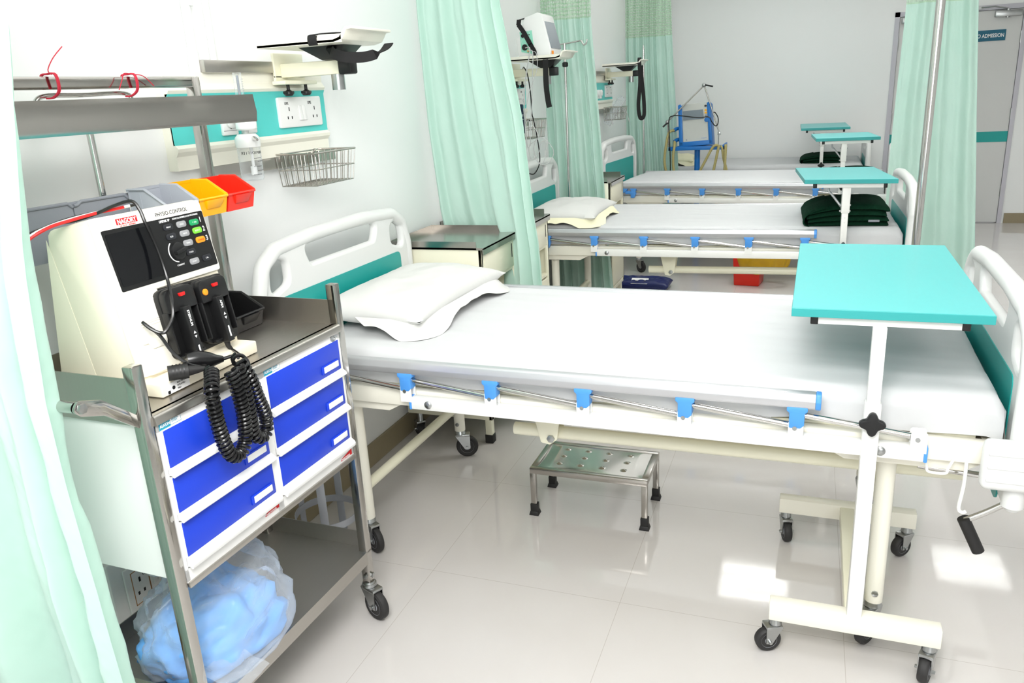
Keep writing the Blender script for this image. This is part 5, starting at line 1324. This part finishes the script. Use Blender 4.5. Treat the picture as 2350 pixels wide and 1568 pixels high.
# clear tubing packet in the third basket
t = thing('tubing_packet', 'clear plastic packet of coiled tubing leaning out of the third wire basket', 'tubing packet', (.12, 7.2, 1.27))
pc = MB()
def pk(sg):
    def f(a, b):
        x = 2*a-1; y = 2*b-1; k = max(0, (1-x**4)*(1-y**4))**.5
        q = V((.045, 0, .0))*x*.9; ax = V((.075, 0, .115))
        p = V((.12, 7.17, 1.372))+ax*y+V((.03, 0, -.02))*x+V((0, -1, 0))*sg*.022*k+V((noise.noise(V((x*4, y*4, sg)))*.008, noise.noise(V((x*5, y*5, sg+3)))*.008, 0))
        return p
    return f
pc.grid(pk(1), 18, 18).grid(pk(-1), 18, 18); pc.build('film', 'packet', t, ang=80)
tu = MB()
for k in range(3): tu.tube([(.13+.03*k+.03*math.cos(a*PI/9)*.8, 7.16+.004*k, 1.36-.01*k+.038*math.sin(a*PI/9)) for a in range(18)], .0028, 6, closed=True)
tu.tube(bez([V((.17, 7.15, 1.40)), V((.225, 7.12, 1.38)), V((.25, 7.11, 1.32)), V((.265, 7.11, 1.27))], 5), .0028, 6)
tu.tube([(.10, 7.13, 1.30), (.11, 7.125, 1.255)], .008, 8, radii=[.004, .008])
tu.build('tubing', 'graycable', t)

# ------------------------------------------------------------------ ventilator and its stand
t = thing('ventilator_stand', 'blue wheeled ventilator stand with jointed tube arm beyond the third bed', 'stand', (.742, 8.03, 0))
MB().cyl((.742, 8.03, .10), (.742, 8.03, .955), .027, 20).build('column', 'vblue', t)
sh = MB(); sh.box(.475, 1.012, 7.93, 7.945, .948, .985, bev=.003).box(.475, 1.012, 8.16, 8.175, .948, .975, bev=.003).box(.475, .49, 7.93, 8.175, .948, .975, bev=.003).box(.997, 1.012, 7.93, 8.175, .948, .998, bev=.003).box(.56, .93, 7.94, 8.165, .95, .958)
sh.build('shelf_frame', 'vblue', t)
for i in range(5):
    a = .2+i*2*PI/5; e = (.742+.25*math.cos(a), 8.03+.25*math.sin(a)*.85)
    MB().hexa([(.742, 8.01, .08), (.742, 8.05, .08), (e[0], e[1]+.012, .075), (e[0], e[1]-.012, .075), (.742, 8.01, .125), (.742, 8.05, .125), (e[0], e[1]+.012, .095), (e[0], e[1]-.012, .095)]).build('base_leg', 'vblue', t)
    caster(t, e[0], e[1], .078, .03, a)
ar = MB(); ar.cyl((.478, 7.938, .985), (.468, 7.935, 1.21), .0085, 12); ar.tube([(.462, 7.93, 1.222), (.803, 7.96, 1.543)], .007, 10); ar.tube([(.806, 7.958, 1.54), (.952, 7.95, 1.115)], .006, 10)
arm = ar.build('support_arm', 'wire', t)
j = MB(); j.ball((.465, 7.93, 1.222), .02).ball((.803, 7.955, 1.545), .021); j.box(.94, .968, 7.94, 7.96, 1.082, 1.115, bev=.003); j.cyl((.951, 7.95, 1.085), (.949, 7.95, .995), .004, 8); j.build('joint', 'zinc', arm)
j = MB(); j.tube([(.81, 7.945, 1.548), (.888, 7.93, 1.53)], .0075, 10); j.tube([(.47, 7.92, 1.218), (.425, 7.905, 1.178)], .008, 10); j.build('clamp_lever', 'black', arm)
t = thing('ventilator', 'blue and grey ventilator with grey screen standing on the blue stand', 'ventilator', (.735, 8.05, .986))
tilt = .06
def VF(x, z): return Matrix(((1, 0, 0, 0), (0, 0, -1, 0), (0, 1, 0, 0), (0, 0, 0, 1)))
TT = frame((.60, 7.955, .993), (1, 0, .055), (-.07, .08, 1))          # x across the front, y up it, z towards the viewer
MB().prism(rpoly([(.0, .0), (.272, .0), (.265, .385), (.01, .385)], .01, 3), -.20, 0, TT, bev=.004).build('housing', 'vgrey', t)
u = MB()
for q in ([(-.022, -.005), (.014, -.005), (.020, .37), (.006, .388), (-.016, .38)], [(.262, -.005), (.294, -.005), (.288, .372), (.276, .388), (.257, .378)], [(-.022, -.012), (.294, -.012), (.292, .032), (-.02, .032)]): u.prism(q, -.205, .014, TT, bev=.004)
u.build('blue_frame', 'vblue', t)
MB().prism([(.026, .235), (.222, .235), (.218, .322), (.026, .322)], 0, .004, TT).build('screen', 'lcd', t)
MB().prism([(.022, .03), (.258, .03), (.256, .228), (.024, .228)], 0, .003, TT).build('front_panel', 'vgrey', t)
for i, (z, m) in enumerate(((.352, 'tkey'), (.313, 'yel'), (.289, 'yel'), (.263, 'graypd'))): MB().lathe([(.012, 0), (.012, .004), (.001, .005)], TT @ Matrix.Translation((.243, z, 0)) @ Matrix.Diagonal((1, .75, 1, 1)), 16).build('key', m, t)
MB().lathe([(.022, 0), (.021, .014), (.001, .015)], TT @ Matrix.Translation((.248, .222, .0)), 22).build('control_knob', 'vblue', t)
text('lettering', 'newport', .014, TT @ Matrix.Translation((.19, .052, .0036)), 'vblue', t)
MB().lathe([(.007, 0), (.007, .001), (.001, .001)], TT @ Matrix.Translation((.05, .05, .003)), 12).build('indicator', 'graypd', t)
for z, r in ((.17, .017), (.065, .018)):
    o = MB(); o.tube([TT @ V((-.02, z, -.06)), TT @ V((-.05, z-.006, -.03)), TT @ V((-.068, z-.02, -.01))], r, 14); o.build('hose_port', 'vblue', t)
def hose(label, pts, r=.0125):
    o = MB(); P = bez([V(p) for p in pts], 10)
    o.tube(P, r, 10, radii=[r*(1+.05*(i % 2)) for i in range(len(P))])
    tag(rehome(o.build('breathing_hose', 'hose'), pts[0]), label, 'hose', 'amber breathing hoses of the ventilator')
A = TT @ V((-.066, .152, -.012)); B = TT @ V((-.066, .046, -.012))
hose('amber hose from the upper left ventilator port, outermost loop beside the curtain', [A, (.48, 7.93, 1.12), (.455, 7.915, 1.0), (.442, 7.91, .86), (.462, 7.91, .74), (.52, 7.92, .62), (.62, 7.93, .56)])
hose('amber hose from the lower left ventilator port, inner loop', [B, (.535, 7.925, .99), (.525, 7.915, .90), (.53, 7.91, .78), (.56, 7.91, .68), (.64, 7.92, .60)])
hose('amber hose slanting left towards the blue column under the stand shelf', [(.95, 7.925, .99), (.915, 7.92, .985), (.885, 7.92, .945), (.83, 7.92, .84), (.762, 7.92, .71), (.70, 7.925, .60), (.66, 7.93, .55)])
hose('middle amber hose hanging from the right end of the stand shelf', [(.965, 7.92, .99), (.955, 7.915, .965), (.935, 7.915, .86), (.91, 7.915, .73), (.89, 7.92, .58)])
hose('rightmost amber hose hanging straight from the stand shelf', [(1.02, 7.925, .995), (1.022, 7.92, .96), (1.02, 7.915, .86), (1.018, 7.915, .73), (1.01, 7.92, .58)])
hose('amber hose crossing behind the rightmost one under the stand shelf', [(.975, 7.94, .985), (.99, 7.935, .95), (1.005, 7.935, .86), (1.04, 7.93, .72), (1.05, 7.93, .58)])
c = MB(); c.tube(bez([V((.887, 7.99, 1.288)), V((.91, 7.975, 1.29)), V((.94, 7.96, 1.24)), V((.938, 7.945, 1.18)), V((.915, 7.935, 1.172)), V((.885, 7.925, 1.21)), V((.855, 7.92, 1.255)), V((.76, 7.92, 1.252)), V((.60, 7.92, 1.275)), V((.52, 7.92, 1.278)), V((.482, 7.915, 1.24)), V((.49, 7.912, 1.05)), V((.497, 7.91, .90)), V((.50, 7.91, .74)), V((.50, 7.92, .58))], 7), .0048, 8)
tag(rehome(c.build('sensor_cable', 'gloss'), (.887, 7.99, 1.288)), 'black cable looping across the ventilator front and down to the left', 'cable')

# ------------------------------------------------------------------ under the beds
t = thing('pedal_bin', 'red pedal bin with a yellow liner on the floor beyond the second bed', 'bin', (1.36, 6.42, 0))
MB().hexa([(1.262, 6.36, 0), (1.455, 6.34, 0), (1.48, 6.53, 0), (1.27, 6.54, 0), (1.245, 6.345, .33), (1.465, 6.32, .33), (1.495, 6.55, .33), (1.255, 6.56, .33)], bev=.008).build('bin_body', 'red', t)
lg = MB()
def liner(a, b):
    an = 2*PI*a; r = .125+.05*math.sin(PI*b)+.012*math.sin(an*9)+.02*noise.noise(V((math.cos(an)*2, math.sin(an)*2, b*3)))
    return V((1.47+r*1.15*math.cos(an), 6.44+r*.75*math.sin(an)-.03, .37-.26*b+.02*noise.noise(V((a*9, b*3, 2)))))
lg.grid(liner, 60, 14); lg.build('liner_bag', 'ybag', t, ang=80)
t = thing('waste_bag_pack', 'navy plastic pack with a white hazard label on the floor beyond the second bed', 'bag', (.55, 6.15, 0))
def pack(sg):
    def f(a, b):
        x = 2*a-1; y = 2*b-1; k = max(0, (1-x**6)*(1-y**4))**.5
        return V((.545+.245*x, 6.16+.13*y, max(.045+sg*.045*k+.01*noise.noise(V((x*5, y*5, sg)))*k, .001)))
    return f
g = MB(); g.grid(pack(1), 36, 20).grid(pack(-1), 36, 20); bmesh.ops.remove_doubles(g.bm, verts=g.bm.verts[:], dist=.001); g.build('pack', 'navyb', t, ang=80, recalc=True)
LT = frame((.55, 6.068, .075), (1, 0, 0), (0, .92, .4))
lb = MB().prism(rpoly([(-.06, -.03), (.075, -.03), (.075, .045), (-.06, .045)], .006, 3), .004, .0055, LT).build('hazard_label', 'paper', t)
hz = MB(); hz.prism([(-.053, -.026), (-.012, -.026), (-.012, .012), (-.053, .012)], .0055, .006, LT).prism([(.03, -.026), (.068, -.026), (.068, .012), (.03, .012)], .0055, .006, LT)
for k in range(3):
    a = PI/2+k*2*PI/3; cx, cy = .009+.009*math.cos(a), .002+.009*math.sin(a)
    hz.tube([LT @ V((cx+.007*math.cos(a+PI+q*PI/9-PI*.78+.6), cy+.007*math.sin(a+PI+q*PI/9-PI*.78+.6), .006)) for q in range(11)], .0014, 5)
hz.build('hazard_symbol', 'ink', lb, smooth=False)

# ------------------------------------------------------------------ bag of pale blue sheets on the trolley's lower tray
t = thing('plastic_bag', 'knotted clear plastic bag of pale blue cloths on the lower trolley tray', 'bag', (.37, 1.32, .2385))
def blob(cx, cy, z0, rx, ry, h, seed, wr, flat=.45):
    def f(a, b):
        th = 2*PI*a; ph = PI*b; x = math.sin(ph)*math.cos(th); y = math.sin(ph)*math.sin(th); z = -math.cos(ph)
        s = 1+wr*noise.noise(V((x*1.6+seed, y*1.6, z*1.6)))+wr*.55*noise.noise(V((x*4, y*4+seed, z*4)))+wr*.28*abs(noise.noise(V((x*9, y*9, z*7+seed))))
        sq = 1/max(abs(x)**2.6+abs(y)**2.6, .001)**(1/2.6)*math.sin(ph) if math.sin(ph) > 1e-3 else 1
        sq = .5+.5*min(sq, 1.35)
        zz = z0+max(0, (z+flat)/(1+flat))*h*s
        return V((cx+rx*x*s*sq, cy+ry*y*s*sq, max(zz, z0)))
    return f
g = MB(); g.grid(blob(.40, 1.335, .2395, .165, .195, .245, 4.2, .22), 90, 56)
bmesh.ops.remove_doubles(g.bm, verts=g.bm.verts[:], dist=.0008)
# open gathered mouth standing up, and a loose corner over the front lip
def mouth(a, b):
    th = 2*PI*a; r = .05+.05*b+.022*math.sin(3*th+1)*b+.012*noise.noise(V((math.cos(th)*3, math.sin(th)*3, b*2)))
    return V((.33+r*1.1*math.cos(th)+.03*b, 1.30+r*1.5*math.sin(th)+.07*b, .49+.055*b+.03*b*noise.noise(V((math.cos(th)*2, math.sin(th)*2, 5)))))
g.grid(mouth, 50, 8)
def corner(a, b): return V((.50+.09*a, 1.15+.11*b+.02*a, .255-.004*a+.05*(1-a)+.008*noise.noise(V((a*4, b*4, 1)))))
g.grid(corner, 10, 10)
g.build('bag_film', 'bag', t, ang=70)
o = MB(); o.grid(blob(.395, 1.325, .2405, .147, .175, .17, 9.1, .2, .5), 70, 44); bmesh.ops.remove_doubles(o.bm, verts=o.bm.verts[:], dist=.0008)
cl = o.build('folded_cloth', 'cloth', None, ang=80); tag(rehome(cl, (.38, 1.32, .2405)), 'pale blue non-woven cloths bundled inside the clear plastic bag', 'cloth')

# ------------------------------------------------------------------ grey ring stand by the wall
t = thing('cylinder_stand', 'grey flat-bar ring stand against the wall behind the trolley', 'stand', (.20, 2.12, 0))
cx, cy, r = .20, 2.12, .112
for z in (.13, .46):
    rg = MB(); tb = bmesh.new(); A = []
    for i in range(40):
        a = 2*PI*i/40; A.append([tb.verts.new((cx+q*math.cos(a), cy+q*math.sin(a), zz)) for q, zz in ((r, z), (r+.003, z), (r+.003, z+.026), (r, z+.026))])
    for i in range(40):
        for k in range(4): tb.faces.new((A[i][k], A[(i+1) % 40][k], A[(i+1) % 40][(k+1) % 4], A[i][(k+1) % 4]))
    bmesh.ops.recalc_face_normals(tb, faces=tb.faces[:]); rg.absorb(tb); rg.build('ring', 'graymet', t)
for a in (R(175), R(100), R(40), R(-60)):
    T_ = rotz(a, (cx, cy, 0)); MB().box(r+.003, r+.007, -.014, .014, .006, .62, T_, bev=.001).build('upright', 'graymet', t)
bs = MB(); bs.box(cx-r, cx+r, cy-.014, cy+.014, .0, .006).box(cx-.014, cx+.014, cy-r, cy+r, .0, .006); bs.build('base_bar', 'graymet', t)

# ------------------------------------------------------------------ light
def area(name, loc, target, size, energy, col=(1, 1, 1), sy=None):
    ld = bpy.data.lights.new(name, 'AREA'); ld.energy = energy; ld.size = size; ld.color = col
    if sy: ld.shape = 'RECTANGLE'; ld.size_y = sy
    o = bpy.data.objects.new(name, ld); COL.objects.link(o); o.location = loc
    d = V(target)-V(loc); o.rotation_euler = d.to_track_quat('-Z', 'Y').to_euler(); return o
area('ceiling_bounce', (1.55, .1, 2.3), (.8, 2.3, .6), .9, 52, (1, .995, .985))
area('rear_fill', (3.0, -2.55, 1.55), (2.6, 9, 1.3), 3.2, 45, (.97, .99, 1), sy=1.7)  # added fill from behind the camera; the back wall has no window
area('overhead_fill', (1.7, 4.2, 2.72), (1.7, 4.2, 0), 3.2, 70, (1, 1, .985), sy=9.5)  # added broad fill under the ceiling, not one of the room's fixtures
w = bpy.data.worlds.new('world'); SC.world = w; w.use_nodes = True
w.node_tree.nodes['Background'].inputs['Color'].default_value = (.9, .95, 1, 1); w.node_tree.nodes['Background'].inputs['Strength'].default_value = .3
SC.view_settings.view_transform = 'Standard'; SC.view_settings.look = 'None'; SC.view_settings.gamma = 1; SC.view_settings.exposure = 0.2
SC.view_settings.use_curve_mapping = False
